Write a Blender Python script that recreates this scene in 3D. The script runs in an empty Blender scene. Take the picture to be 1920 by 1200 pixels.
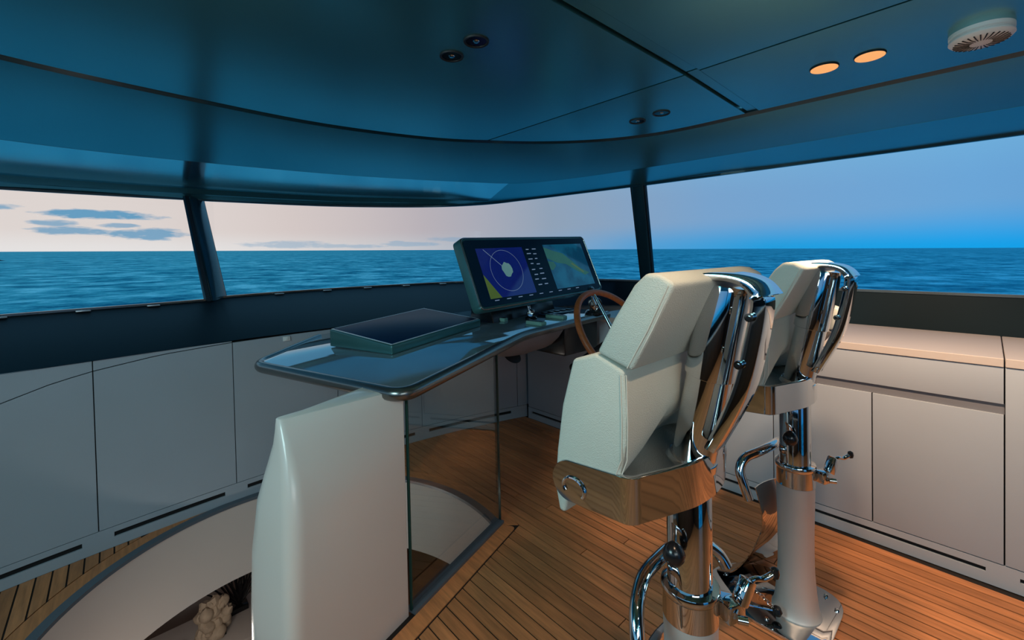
import bpy, bmesh, math, random
from mathutils import Vector, Matrix
random.seed(7)
SC = bpy.context.scene
COL = SC.collection
R = math.radians

def lin(r, g, b):
    f = lambda c: (c/255/12.92) if c/255 <= 0.04045 else ((c/255+0.055)/1.055)**2.4
    return (f(r), f(g), f(b), 1.0)

# ------------------------------------------------------------------ camera
# world frame is the boat's: +Y bow, +X starboard, z = 0 on the teak sole
yw, pt, rl = R(42.4), R(1.05), R(1.16)
MR = (Matrix(((math.cos(yw), math.sin(yw), 0), (-math.sin(yw), math.cos(yw), 0), (0, 0, 1)))
      @ Matrix(((1, 0, 0), (0, math.cos(pt), math.sin(pt)), (0, -math.sin(pt), math.cos(pt))))
      @ Matrix(((math.cos(rl), 0, math.sin(rl)), (0, 1, 0), (-math.sin(rl), 0, math.cos(rl)))))
cx, cy, cz = MR.col[0], MR.col[2], -MR.col[1]
cam = bpy.data.cameras.new('camera')
co = bpy.data.objects.new('camera', cam); COL.objects.link(co)
co.matrix_world = Matrix(((cx[0], cy[0], cz[0], 0), (cx[1], cy[1], cz[1], 0), (cx[2], cy[2], cz[2], 1.35), (0, 0, 0, 1)))
cam.sensor_width = 36.0
cam.lens = 815/1920*36
cam.shift_y = -105/1920
cam.clip_start = 0.02; cam.clip_end = 60000
SC.camera = co

# ------------------------------------------------------------------ colour management
SC.view_settings.view_transform = 'Standard'
SC.view_settings.look = 'None'
SC.view_settings.gamma = 1.0
SC.view_settings.use_curve_mapping = False
SC.view_settings.exposure = 0.0
SC.cycles.use_denoising = True
SC.cycles.max_bounces = 10
SC.cycles.diffuse_bounces = 5
SC.cycles.glossy_bounces = 5
SC.cycles.transparent_max_bounces = 12
SC.cycles.sample_clamp_indirect = 6.0

# ------------------------------------------------------------------ dusk sky
SEA_N = Vector((0.002, -0.022, 1.0)).normalized()      # the boat lies with a slight trim
SUN_H = Vector((-0.099, 0.995, 0.022)).normalized()    # where the sun has gone down
SIDE_H = SUN_H.cross(SEA_N).normalized()

def build_world():
    w = bpy.data.worlds.new('dusk_sky'); SC.world = w; w.use_nodes = True
    nt = w.node_tree; N = nt.nodes; L = nt.links; N.clear()
    def math_(op, a, b=None, c=None, clamp=False):
        n = N.new('ShaderNodeMath'); n.operation = op; n.use_clamp = clamp
        for i, v in enumerate((a, b, c)):
            if v is None: continue
            if isinstance(v, (int, float)): n.inputs[i].default_value = v
            else: L.new(v, n.inputs[i])
        return n.outputs[0]
    def dot(vec, v):
        n = N.new('ShaderNodeVectorMath'); n.operation = 'DOT_PRODUCT'
        L.new(vec, n.inputs[0]); n.inputs[1].default_value = v
        return n.outputs['Value']
    def ramp(fac, stops, interp='LINEAR'):
        n = N.new('ShaderNodeValToRGB'); n.color_ramp.interpolation = interp
        e = n.color_ramp.elements
        while len(e) < len(stops): e.new(0.5)
        for i, (p, c) in enumerate(stops): e[i].position = p; e[i].color = c
        L.new(fac, n.inputs[0]); return n.outputs[0]
    def mix(f, a, b):
        n = N.new('ShaderNodeMix'); n.data_type = 'RGBA'
        if isinstance(f, (int, float)): n.inputs[0].default_value = f
        else: L.new(f, n.inputs[0])
        for i, v in ((6, a), (7, b)):
            if isinstance(v, tuple): n.inputs[i].default_value = v
            else: L.new(v, n.inputs[i])
        return n.outputs[2]
    tc = N.new('ShaderNodeTexCoord'); d = tc.outputs['Generated']
    el = dot(d, SEA_N); a = dot(d, SUN_H); s = dot(d, SIDE_H)
    h = math_('MULTIPLY_ADD', a, 0.5, 0.5)
    base = ramp(h, [(0.0, lin(70, 120, 180)), (0.30, lin(95, 152, 205)), (0.46, lin(108, 166, 216)), (0.65, lin(122, 164, 206)),
                    (0.80, lin(146, 163, 184)), (0.90, lin(186, 178, 184)), (0.965, lin(214, 201, 198)), (1.0, lin(228, 217, 212))])
    band = ramp(h, [(0.0, lin(30, 130, 200)), (0.30, lin(24, 150, 220)), (0.46, lin(22, 162, 234)), (0.60, lin(36, 158, 222)), (0.72, lin(88, 160, 212)),
                    (0.84, lin(158, 172, 190)), (0.95, lin(214, 210, 210)), (1.0, lin(235, 230, 228))])
    mr = N.new('ShaderNodeMapRange'); mr.interpolation_type = 'SMOOTHSTEP'
    wid = math_('MULTIPLY_ADD', h, -0.075, 0.115)
    L.new(el, mr.inputs[0]); mr.inputs[1].default_value = 0.0; L.new(wid, mr.inputs[2]); mr.inputs[3].default_value = 1.0; mr.inputs[4].default_value = 0.0
    col = mix(mr.outputs[0], base, band)
    zen = N.new('ShaderNodeMapRange'); zen.interpolation_type = 'SMOOTHSTEP'
    L.new(el, zen.inputs[0]); zen.inputs[1].default_value = 0.10; zen.inputs[2].default_value = 0.30
    upper = ramp(math_('MULTIPLY', el, 1.0, clamp=True), [(0.12, lin(128, 200, 232)), (0.35, lin(104, 172, 212)), (0.9, lin(74, 130, 186))])
    col = mix(zen.outputs[0], col, upper)
    # cloud bars low over the horizon, soft and ragged
    az = math_('ARCTAN2', s, a)
    nz = N.new('ShaderNodeTexNoise'); nz.inputs['Scale'].default_value = 1.0; nz.inputs['Detail'].default_value = 6.0; nz.inputs['Roughness'].default_value = 0.62
    cb = N.new('ShaderNodeCombineXYZ')
    L.new(math_('MULTIPLY', az, 26.0), cb.inputs[0]); L.new(math_('MULTIPLY', el, 120.0), cb.inputs[1])
    L.new(cb.outputs[0], nz.inputs['Vector'])
    nn = math_('MULTIPLY_ADD', nz.outputs[0], 2.6, -1.3)
    cov = None
    for (ca, ce, wa, we, k) in CLOUDS:
        u = math_('MULTIPLY', math_('SUBTRACT', az, ca), 1/wa)
        v = math_('MULTIPLY', math_('SUBTRACT', el, ce), 1/we)
        r2 = math_('ADD', math_('MULTIPLY', u, u), math_('MULTIPLY', v, v))
        g = math_('SUBTRACT', math_('SUBTRACT', 1.0, r2), nn)
        g = math_('MULTIPLY', math_('MULTIPLY', g, 1.6, clamp=True), k)
        cov = g if cov is None else math_('MAXIMUM', cov, g)
    col = mix(cov, col, lin(94, 156, 194))
    bg = N.new('ShaderNodeBackground'); L.new(col, bg.inputs[0]); bg.inputs[1].default_value = WORLD_STRENGTH
    out = N.new('ShaderNodeOutputWorld'); L.new(bg.outputs[0], out.inputs[0])
WORLD_STRENGTH = 1.0
#          azimuth, elevation, half width, half height, density
CLOUDS = [(-0.08, 0.066, 0.075, 0.007, .75), (0.085, 0.061, 0.085, 0.0085, .95), (0.030, 0.045, 0.030, 0.006, .75),
          (0.048, 0.033, 0.050, 0.0075, .8), (0.145, 0.030, 0.055, 0.012, .85), (0.105, 0.043, 0.03, 0.005, .7), (0.37, 0.012, 0.09, 0.008, .45), (0.47, 0.009, 0.10, 0.005, .4),
          (0.61, 0.013, 0.08, 0.006, .4), (0.70, 0.024, 0.06, 0.006, .35), (0.58, 0.018, 0.02, 0.003, .4)]
build_world()

def spot(name, loc, target, energy, color, size_deg, blend=0.8, radius=0.03):
    l = bpy.data.lights.new(name, 'SPOT'); l.energy = energy; l.color = color; l.spot_size = R(size_deg); l.spot_blend = blend; l.shadow_soft_size = radius
    o = bpy.data.objects.new(name, l); COL.objects.link(o); o.location = loc
    o.rotation_euler = (Vector(target)-Vector(loc)).to_track_quat('-Z', 'Y').to_euler()
    return o
def area(name, loc, target, energy, color, sx, sy):
    l = bpy.data.lights.new(name, 'AREA'); l.shape = 'RECTANGLE'; l.size = sx; l.size_y = sy; l.energy = energy; l.color = color
    o = bpy.data.objects.new(name, l); COL.objects.link(o); o.location = loc
    o.rotation_euler = (Vector(target)-Vector(loc)).to_track_quat('-Z', 'Y').to_euler()
    return o
WARM = (1.0, 0.67, 0.44)
SOFT = (1.0, 0.90, 0.80)
COOL = (.86, .96, 1.0)
# the lit downlights over the starboard side (in view), and two unseen ones added aft
for (x, y, e) in ((1.725, .36, 60), (1.73, .245, 60), (1.73, -.70, 26), (1.73, -1.9, 8)):
    spot('downlight_or_fill', (x, y, 1.915), (x+1.05, y, 0), e, WARM, 92, .6)
for (x, y, e) in ((-.75, -.70, 5), (-.75, -1.9, 5), (.45, -.85, 6), (.45, -1.9, 5)):  # unseen fill spots added aft to raise the cabin light
    spot('downlight_or_fill', (x, y, 1.935), (x, y, 0), e, SOFT, 150, 1.0)
spot('downlight_or_fill', (.95, .45, 1.935), (.97, .50, 0), 13, WARM, 50, .5)      # added out of view to warm the top of the nearer chair
spot('downlight_or_fill', (.52, .0, 1.935), (.72, .85, 0), 22, WARM, 62, .8)      # added out of view to warm the floor by the pedestal
# unseen cool fill added to port, brightening the port-facing sides
area('port_fill', (-1.2, .9, 1.82), (.6, .6, .7), 26, (.64, .97, 1.0), .9, .5)
# unseen cool fill added aft to lift the dark interior
area('aft_fill', (-.55, -1.4, 1.90), (.5, .5, .5), 23, COOL, 1.5, 0.9)
# unseen point fills added below to brighten the stairwell and sideboard
L2 = bpy.data.lights.new('stairwell_fill', 'POINT'); L2.energy = 4.0; L2.color = SOFT; L2.shadow_soft_size = .06
O2 = bpy.data.objects.new('stairwell_fill', L2); COL.objects.link(O2); O2.location = (.1, 2.15, -.62)
LL = bpy.data.lights.new('lower_deck_fill', 'POINT'); LL.energy = 7; LL.color = SOFT; LL.shadow_soft_size = .08
LO = bpy.data.objects.new('lower_deck_fill', LL); COL.objects.link(LO); LO.location = (.05, 2.85, -.80)

# ------------------------------------------------------------------ materials
def mat(name, base, rough=0.5, metal=0.0, spec=0.5, coat=0.0, noise=None, bump=None, emit=None, estr=0.0, grain=None):
    m = bpy.data.materials.new(name); m.use_nodes = True
    nt = m.node_tree; b = nt.nodes['Principled BSDF']
    b.inputs['Base Color'].default_value = base
    b.inputs['Roughness'].default_value = rough
    b.inputs['Metallic'].default_value = metal
    b.inputs['Specular IOR Level'].default_value = spec
    b.inputs['Coat Weight'].default_value = coat
    b.inputs['Coat Roughness'].default_value = 0.04
    geo = nt.nodes.new('ShaderNodeNewGeometry')
    if noise:
        sc, amt = noise
        n = nt.nodes.new('ShaderNodeTexNoise'); n.inputs['Scale'].default_value = sc; n.inputs['Detail'].default_value = 5
        nt.links.new(geo.outputs['Position'], n.inputs['Vector'])
        mx = nt.nodes.new('ShaderNodeMix'); mx.data_type = 'RGBA'
        mx.inputs[6].default_value = tuple(c*(1-amt) for c in base[:3])+(1,)
        mx.inputs[7].default_value = tuple(min(1, c*(1+amt)) for c in base[:3])+(1,)
        nt.links.new(n.outputs[0], mx.inputs[0]); nt.links.new(mx.outputs[2], b.inputs['Base Color'])
    if bump:
        sc, st, kind = bump
        if kind == 'vor':
            n = nt.nodes.new('ShaderNodeTexVoronoi'); n.inputs['Scale'].default_value = sc; o = n.outputs['Distance']
        else:
            n = nt.nodes.new('ShaderNodeTexNoise'); n.inputs['Scale'].default_value = sc; n.inputs['Detail'].default_value = 4; o = n.outputs[0]
        nt.links.new(geo.outputs['Position'], n.inputs['Vector'])
        bp = nt.nodes.new('ShaderNodeBump'); bp.inputs['Strength'].default_value = st; bp.inputs['Distance'].default_value = 0.002
        nt.links.new(o, bp.inputs['Height']); nt.links.new(bp.outputs[0], b.inputs['Normal'])
    if emit:
        b.inputs['Emission Color'].default_value = emit; b.inputs['Emission Strength'].default_value = estr
    return m

M = {}
M['chrome'] = mat('polished_steel', (.62, .63, .64, 1), .045, 1.0, bump=(6, .02, 'noise'))
M['satin'] = mat('satin_aluminium', (.60, .61, .60, 1), .48, .45, noise=(9, .06))
M['bronze'] = mat('bronze_edge', (.20, .20, .19, 1), .26, .9, noise=(7, .1))
M['leather'] = mat('cream_leather', lin(192, 198, 188), .55, 0, .35, noise=(5, .04), bump=(420, .35, 'vor'))
M['stitch'] = mat('stitch_thread', lin(215, 212, 200), .7, bump=(900, .3, 'noise'))
M['black'] = mat('black_plastic', (.008, .009, .011, 1), .22, 0, .5, noise=(20, .2))
M['blackmatte'] = mat('black_rubber', (.006, .006, .007, 1), .6, noise=(20, .2))
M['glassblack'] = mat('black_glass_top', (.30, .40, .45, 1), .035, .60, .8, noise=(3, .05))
M['lacquer'] = mat('navy_metallic_lacquer', (.14, .43, .47, 1), .25, .86, .5, noise=(2.2, .10), bump=(26, .05, 'noise'))
M['lacquerdark'] = mat('dark_navy_lacquer', (.004, .013, .018, 1), .50, 0, .12, noise=(2.0, .25))
M['frame'] = mat('window_frame_lacquer', (.012, .04, .055, 1), .18, 0.2, .6, noise=(3, .2))
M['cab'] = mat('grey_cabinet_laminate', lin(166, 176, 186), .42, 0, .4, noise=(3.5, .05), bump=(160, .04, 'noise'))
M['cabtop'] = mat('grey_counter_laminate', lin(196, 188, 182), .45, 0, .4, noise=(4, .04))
M['recess'] = mat('shadow_gap_black', (.004, .004, .005, 1), .8, noise=(12, .2))
M['groove'] = mat('grey_finger_channel', lin(120, 122, 128), .5, noise=(8, .08))
M['white'] = mat('white_gelcoat', lin(222, 209, 200), .30, 0, .5, coat=.3, noise=(2, .02))
M['wellwhite'] = mat('stairwell_white_panel', lin(205, 192, 184), .45, 0, .4, noise=(2.5, .03))
M['rim'] = mat('dark_grey_rim', lin(96, 106, 116), .35, .2, noise=(8, .1))
M['caulk'] = mat('black_caulking', (.010, .006, .004, 1), .7, noise=(30, .3))
M['plastic'] = mat('white_plastic', lin(226, 226, 224), .4, noise=(10, .02))
M['clip'] = mat('brushed_clip', (.75, .77, .78, 1), .3, .6, noise=(30, .05))
M['lampon'] = mat('warm_lamp_lens', lin(250, 190, 120), .5, emit=lin(255, 178, 108), estr=.72, noise=(40, .03))
M['lampoff'] = mat('dark_lamp_lens', (.012, .012, .014, 1), .15, .4, noise=(40, .2))
M['coral'] = mat('coral_stone', lin(190, 172, 150), .85, noise=(30, .25), bump=(90, .8, 'noise'))
M['silver'] = mat('silver_ornament', (.8, .78, .7, 1), .15, 1.0, noise=(20, .1))
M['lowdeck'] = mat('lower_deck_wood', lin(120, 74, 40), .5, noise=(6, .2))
M['greyleather'] = mat('taupe_pad', lin(120, 112, 104), .6, noise=(8, .06), bump=(420, .3, 'vor'))
M['cove'] = mat('cove_brightened_lacquer', (.74, .90, .95, 1), .13, .92, .5, noise=(2, .03))  # lacquer lightened here, brightness of the reflected sea put into the colour
M['housing'] = mat('teal_black_housing', (.06, .18, .18, 1), .30, .5, .5, noise=(6, .15))
M['walnut'] = mat('dark_saloon_panel', lin(58, 46, 38), .4, noise=(4, .2))
M['red'] = mat('dark_rock', (.02, .03, .04, 1), .9, noise=(3, .3))
M['screen'] = mat('dark_display_glass', (.003, .022, .050, 1), .28, 0, .08, noise=(6, .2))
M['displaytop'] = mat('dark_blue_display', lin(12, 42, 74), .42, 0, .06, noise=(9, .25))
M['keypad'] = mat('keypad_green_glass', lin(120, 165, 150), .25, .1, .6, noise=(30, .06))

def teak(name, tone):
    m = bpy.data.materials.new(name); m.use_nodes = True; nt = m.node_tree; b = nt.nodes['Principled BSDF']
    geo = nt.nodes.new('ShaderNodeNewGeometry'); mp = nt.nodes.new('ShaderNodeMapping')
    mp.inputs['Scale'].default_value = (60, 5, 60)
    nt.links.new(geo.outputs['Position'], mp.inputs[0])
    oi = nt.nodes.new('ShaderNodeObjectInfo')
    cm = nt.nodes.new('ShaderNodeCombineXYZ'); nt.links.new(oi.outputs['Random'], cm.inputs[1])
    ml = nt.nodes.new('ShaderNodeVectorMath'); ml.operation = 'MULTIPLY_ADD'; ml.inputs[1].default_value = (0, 40, 0)
    nt.links.new(cm.outputs[0], ml.inputs[0]); nt.links.new(mp.outputs[0], ml.inputs[2])
    n = nt.nodes.new('ShaderNodeTexNoise'); n.inputs['Scale'].default_value = 1; n.inputs['Detail'].default_value = 5; n.inputs['Roughness'].default_value = .6
    nt.links.new(ml.outputs[0], n.inputs['Vector'])
    rp = nt.nodes.new('ShaderNodeValToRGB'); e = rp.color_ramp.elements
    e[0].position = .3; e[0].color = lin(*[c*.86 for c in tone]); e[1].position = .72; e[1].color = lin(*[min(255, c*1.10) for c in tone])
    nt.links.new(n.outputs[0], rp.inputs[0])
    hs = nt.nodes.new('ShaderNodeHueSaturation'); nt.links.new(rp.outputs[0], hs.inputs['Color'])
    mr = nt.nodes.new('ShaderNodeMapRange'); mr.inputs[3].default_value = .80; mr.inputs[4].default_value = 1.16
    nt.links.new(oi.outputs['Random'], mr.inputs[0]); nt.links.new(mr.outputs[0], hs.inputs['Value'])
    nt.links.new(hs.outputs[0], b.inputs['Base Color'])
    b.inputs['Roughness'].default_value = .42
    b.inputs['Specular IOR Level'].default_value = .35
    bp = nt.nodes.new('ShaderNodeBump'); bp.inputs['Strength'].default_value = .12; bp.inputs['Distance'].default_value = .001
    nt.links.new(n.outputs[0], bp.inputs['Height']); nt.links.new(bp.outputs[0], b.inputs['Normal'])
    return m
M['teak'] = teak('teak_deck', (192, 126, 80))
M['teakrim'] = teak('teak_margin', (196, 126, 78))
M['wheelwood'] = teak('varnished_wheel_wood', (160, 88, 46))

def glass(name, tint, refl):
    m = bpy.data.materials.new(name); m.use_nodes = True; nt = m.node_tree; N = nt.nodes; L = nt.links; N.clear()
    t = N.new('ShaderNodeBsdfTransparent'); t.inputs[0].default_value = tint
    g = N.new('ShaderNodeBsdfGlossy'); g.inputs['Roughness'].default_value = .01; g.inputs[0].default_value = (1, 1, 1, 1)
    fr = N.new('ShaderNodeFresnel'); fr.inputs[0].default_value = 1.45
    ml = N.new('ShaderNodeMath'); ml.operation = 'MULTIPLY'; ml.inputs[1].default_value = refl; L.new(fr.outputs[0], ml.inputs[0])
    mx = N.new('ShaderNodeMixShader'); L.new(ml.outputs[0], mx.inputs[0]); L.new(t.outputs[0], mx.inputs[1]); L.new(g.outputs[0], mx.inputs[2])
    o = N.new('ShaderNodeOutputMaterial'); L.new(mx.outputs[0], o.inputs[0])
    return m
M['pane'] = glass('window_glass', (.97, .985, .99, 1), .04)
M['clear'] = glass('balustrade_glass', (.86, .90, .90, 1), .22)
M['glassedge'] = mat('green_glass_edge', lin(28, 62, 56), .15, 0, .6, noise=(10, .1))

# ------------------------------------------------------------------ mesh helpers
def finish(bm, name, m, parent=None, smooth=True, angle=38):
    bmesh.ops.recalc_face_normals(bm, faces=bm.faces)
    if smooth:
        for f in bm.faces: f.smooth = True
        for e in bm.edges:
            if len(e.link_faces) == 2 and e.calc_face_angle(0) > R(angle): e.smooth = False
    me = bpy.data.meshes.new(name); bm.to_mesh(me); bm.free()
    if isinstance(m, (list, tuple)):
        for q in m: me.materials.append(q)
    else: me.materials.append(m)
    o = bpy.data.objects.new(name, me); COL.objects.link(o)
    if parent: o.parent = parent
    return o
def empty(name, loc=(0, 0, 0), rz=0):
    o = bpy.data.objects.new(name, None); COL.objects.link(o); o.location = loc; o.rotation_euler = (0, 0, rz); o.empty_display_size = .1
    return o
def tag(o, label, cat, group=None):
    o['label'] = label; o['category'] = cat
    if group: o['group'] = group
    return o
def struct(o): o['kind'] = 'structure'; return o
def bevel(bm, w, seg=2, ang=25):
    es = [e for e in bm.edges if len(e.link_faces) == 2 and e.calc_face_angle(0) > R(ang)]
    if w > 0 and es: bmesh.ops.bevel(bm, geom=es, offset=w, segments=seg, profile=.5, affect='EDGES', clamp_overlap=True)
def add_box(bm, c, s, M4=None):
    v = []
    for x in (-.5, .5):
        for y in (-.5, .5):
            for z in (-.5, .5):
                p = Vector((c[0]+x*s[0], c[1]+y*s[1], c[2]+z*s[2]))
                v.append(bm.verts.new(M4 @ p if M4 else p))
    for q in ((0, 1, 3, 2), (4, 6, 7, 5), (0, 4, 5, 1), (2, 3, 7, 6), (0, 2, 6, 4), (1, 5, 7, 3)): bm.faces.new([v[i] for i in q])
def box(name, c, s, m, parent=None, bev=0.0, M4=None, seg=2):
    bm = bmesh.new(); add_box(bm, c, s, M4); bmesh.ops.recalc_face_normals(bm, faces=bm.faces); bevel(bm, bev, seg)
    return finish(bm, name, m, parent)
def add_rings(bm, rings, closed=True, cap=True, loop=False):
    """rings: lists of points, equal length"""
    vs = [[bm.verts.new(p) for p in r] for r in rings]
    n = len(vs[0]); k = len(vs)
    for i in range(k if loop else k-1):
        a, b = vs[i], vs[(i+1) % k]
        for j in range(n if closed else n-1):
            q = [a[j], a[(j+1) % n], b[(j+1) % n], b[j]]
            try: bm.faces.new(q)
            except ValueError: pass
    if cap and not loop and closed:
        bm.faces.new(vs[0][::-1]); bm.faces.new(vs[-1])
def loft(name, rings, m, parent=None, closed=True, cap=True, angle=38, loop=False):
    bm = bmesh.new(); add_rings(bm, rings, closed, cap, loop); return finish(bm, name, m, parent, angle=angle)
def tube_rings(path, r, seg=14, closed=False):
    P = [Vector(p) for p in path]; n = len(P); out = []
    rad = r if isinstance(r, (list, tuple)) else [r]*n
    up = None
    for i in range(n):
        if closed: t = (P[(i+1) % n]-P[i-1]).normalized()
        else: t = (P[min(i+1, n-1)]-P[max(i-1, 0)]).normalized()
        if up is None:
            up = Vector((0, 0, 1)) if abs(t.z) < .9 else Vector((1, 0, 0))
        a = t.cross(up)
        if a.length < 1e-5: a = t.orthogonal()
        a.normalize(); b = a.cross(t).normalized(); up = b
        out.append([P[i]+a*math.cos(2*math.pi*k/seg)*rad[i]+b*math.sin(2*math.pi*k/seg)*rad[i] for k in range(seg)])
    return out
def add_tube(bm, path, r, seg=14, closed=False): add_rings(bm, tube_rings(path, r, seg, closed), True, True, closed)
def tube(name, path, r, m, parent=None, seg=14, closed=False):
    bm = bmesh.new(); add_tube(bm, path, r, seg, closed); return finish(bm, name, m, parent)
def smooth_path(pts, k=6, closed=False):
    P = [Vector(p) for p in pts]; n = len(P); out = []
    for i in range(n if closed else n-1):
        if closed: p0, p1, p2, p3 = P[i-1], P[i], P[(i+1) % n], P[(i+2) % n]
        else: p0, p1, p2, p3 = P[max(i-1, 0)], P[i], P[i+1], P[min(i+2, n-1)]
        for j in range(k):
            t = j/k
            out.append(.5*((2*p1)+(p2-p0)*t+(2*p0-5*p1+4*p2-p3)*t*t+(3*p1-p0-3*p2+p3)*t**3))
    if not closed: out.append(P[-1])
    return out
def lathe(name, prof, m, parent=None, loc=(0, 0, 0), seg=32, M4=None):
    bm = bmesh.new(); rings = []
    for (r, z) in prof:
        ring = [Vector((loc[0]+r*math.cos(2*math.pi*k/seg), loc[1]+r*math.sin(2*math.pi*k/seg), loc[2]+z)) for k in range(seg)]
        rings.append([M4 @ p for p in ring] if M4 else ring)
    add_rings(bm, rings); return finish(bm, name, m, parent)
def add_prism(bm, poly, lo, hi, axis='z'):
    """poly of 2-D points swept from lo to hi along axis; lo/hi numbers or functions of the point"""
    f = lambda v, p: v(p) if callable(v) else v
    def P(p, h):
        if axis == 'z': return (p[0], p[1], h)
        if axis == 'x': return (h, p[0], p[1])
        return (p[0], h, p[1])
    a = [bm.verts.new(P(p, f(lo, p))) for p in poly]; b = [bm.verts.new(P(p, f(hi, p))) for p in poly]
    n = len(poly)
    for i in range(n): bm.faces.new([a[i], a[(i+1) % n], b[(i+1) % n], b[i]])
    bm.faces.new(a[::-1]); bm.faces.new(b)
def prism(name, poly, lo, hi, m, parent=None, axis='z', bev=0.0, seg=3, ang=25, smooth=True):
    bm = bmesh.new(); add_prism(bm, poly, lo, hi, axis); bmesh.ops.recalc_face_normals(bm, faces=bm.faces); bevel(bm, bev, seg, ang)
    return finish(bm, name, m, parent, smooth)
def round_poly(poly, rads, seg=6):
    out = []; n = len(poly)
    for i in range(n):
        r = rads[i] if isinstance(rads, (list, tuple)) else rads
        p = Vector(poly[i]); a = Vector(poly[i-1])-p; b = Vector(poly[(i+1) % n])-p
        if r <= 0: out.append(tuple(p)); continue
        r = min(r, a.length*.49, b.length*.49)
        A = p+a.normalized()*r; B = p+b.normalized()*r
        for k in range(seg+1):
            t = k/seg; q = A*(1-t)**2+p*2*t*(1-t)+B*t*t; out.append((q.x, q.y))
    return out
def lerp_poly(pts, k): return smooth_path(pts, k)

# ------------------------------------------------------------------ sea, headland
def build_sea():
    m = bpy.data.materials.new('evening_sea'); m.use_nodes = True; nt = m.node_tree; N = nt.nodes; L = nt.links
    b = N['Principled BSDF']
    geo = N.new('ShaderNodeNewGeometry')
    def noise(sx, sy, det, rough=.55):
        mp = N.new('ShaderNodeMapping'); mp.inputs['Scale'].default_value = (sx, sy, 1); mp.inputs['Rotation'].default_value = (0, 0, R(18))
        L.new(geo.outputs['Position'], mp.inputs[0])
        n = N.new('ShaderNodeTexNoise'); n.inputs['Scale'].default_value = 1; n.inputs['Detail'].default_value = det; n.inputs['Roughness'].default_value = rough
        L.new(mp.outputs[0], n.inputs['Vector']); return n.outputs[0]
    a = noise(.11, .11, 10, .74); c = noise(.012, .02, 4)
    rp = N.new('ShaderNodeValToRGB'); e = rp.color_ramp.elements
    e[0].position = .38; e[0].color = lin(2, 40, 66); e[1].position = .64; e[1].color = lin(50, 130, 160)
    e.new(.5).color = lin(10, 72, 106)
    ad = N.new('ShaderNodeMath'); ad.operation = 'MULTIPLY_ADD'; ad.inputs[1].default_value = .22; L.new(c, ad.inputs[0])
    sb = N.new('ShaderNodeMath'); sb.operation = 'MULTIPLY_ADD'; sb.inputs[1].default_value = 1.0; sb.inputs[2].default_value = -.11
    L.new(a, sb.inputs[0]); ad2 = N.new('ShaderNodeMath'); ad2.operation = 'ADD'; L.new(sb.outputs[0], ad2.inputs[0]); L.new(ad.outputs[0], ad2.inputs[1])
    ad.inputs[2].default_value = 0
    L.new(ad2.outputs[0], rp.inputs[0]); L.new(rp.outputs[0], b.inputs['Base Color'])  # light and dark of the wavelets put into base and gloss colours
    b.inputs['Roughness'].default_value = .30; b.inputs['Specular IOR Level'].default_value = .10
    bp = N.new('ShaderNodeBump'); bp.inputs['Strength'].default_value = .9; bp.inputs['Distance'].default_value = .5
    L.new(a, bp.inputs['Height']); L.new(bp.outputs[0], b.inputs['Normal'])
    # sky mirrored in blue-green water: stronger towards grazing
    g = N.new('ShaderNodeBsdfGlossy'); g.inputs['Color'].default_value = (.05, .40, .60, 1); g.inputs['Roughness'].default_value = .28
    rg = N.new('ShaderNodeValToRGB'); eg = rg.color_ramp.elements
    eg[0].position = .37; eg[0].color = (.008, .16, .28, 1); eg[1].position = .63; eg[1].color = (.20, .74, .90, 1); eg.new(.5).color = (.05, .42, .56, 1)
    L.new(ad2.outputs[0], rg.inputs[0]); L.new(rg.outputs[0], g.inputs['Color'])
    L.new(bp.outputs[0], g.inputs['Normal'])
    fr = N.new('ShaderNodeFresnel'); fr.inputs[0].default_value = 1.45; L.new(bp.outputs[0], fr.inputs['Normal'])
    mx = N.new('ShaderNodeMixShader'); L.new(fr.outputs[0], mx.inputs[0]); L.new(b.outputs[0], mx.inputs[1]); L.new(g.outputs[0], mx.inputs[2])
    L.new(mx.outputs[0], N['Material Output'].inputs[0])
    bm = bmesh.new(); rings = [3, 30, 200, 1500, 9000, 30000]; seg = 64
    vs = [[bm.verts.new((r*math.cos(2*math.pi*k/seg), r*math.sin(2*math.pi*k/seg), 0)) for k in range(seg)] for r in rings]
    for i in range(len(rings)-1):
        for k in range(seg): bm.faces.new([vs[i][k], vs[i][(k+1) % seg], vs[i+1][(k+1) % seg], vs[i+1][k]])
    bm.faces.new(vs[0])
    o = finish(bm, 'sea', m, smooth=False); struct(o)
    o.rotation_euler = Vector((0, 0, 1)).rotation_difference(SEA_N).to_euler(); o.location = SEA_N*-6.6
    # low rocky headland far off the port bow
    bm = bmesh.new(); rings = []
    for i in range(13):
        t = i/12; w = math.sin(math.pi*t)**.8
        hh = (2.6*w*(1+.35*math.sin(t*17)+.2*math.sin(t*41)))+.05; dd = 5*w+.3
        c = Vector((-20+40*t, 0, 0))
        rings.append([c+Vector((0, -dd, -2)), c+Vector((0, -dd*.8, hh*.4)), c+Vector((0, -dd*.25, hh)), c+Vector((0, dd*.3, hh*.9)), c+Vector((0, dd, -2))])
    add_rings(bm, rings)
    h = finish(bm, 'headland', M['red']); struct(h)
    h.location = (-88, 566, 5.75); h.rotation_euler = (0, 0, R(8))
build_sea()

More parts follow.
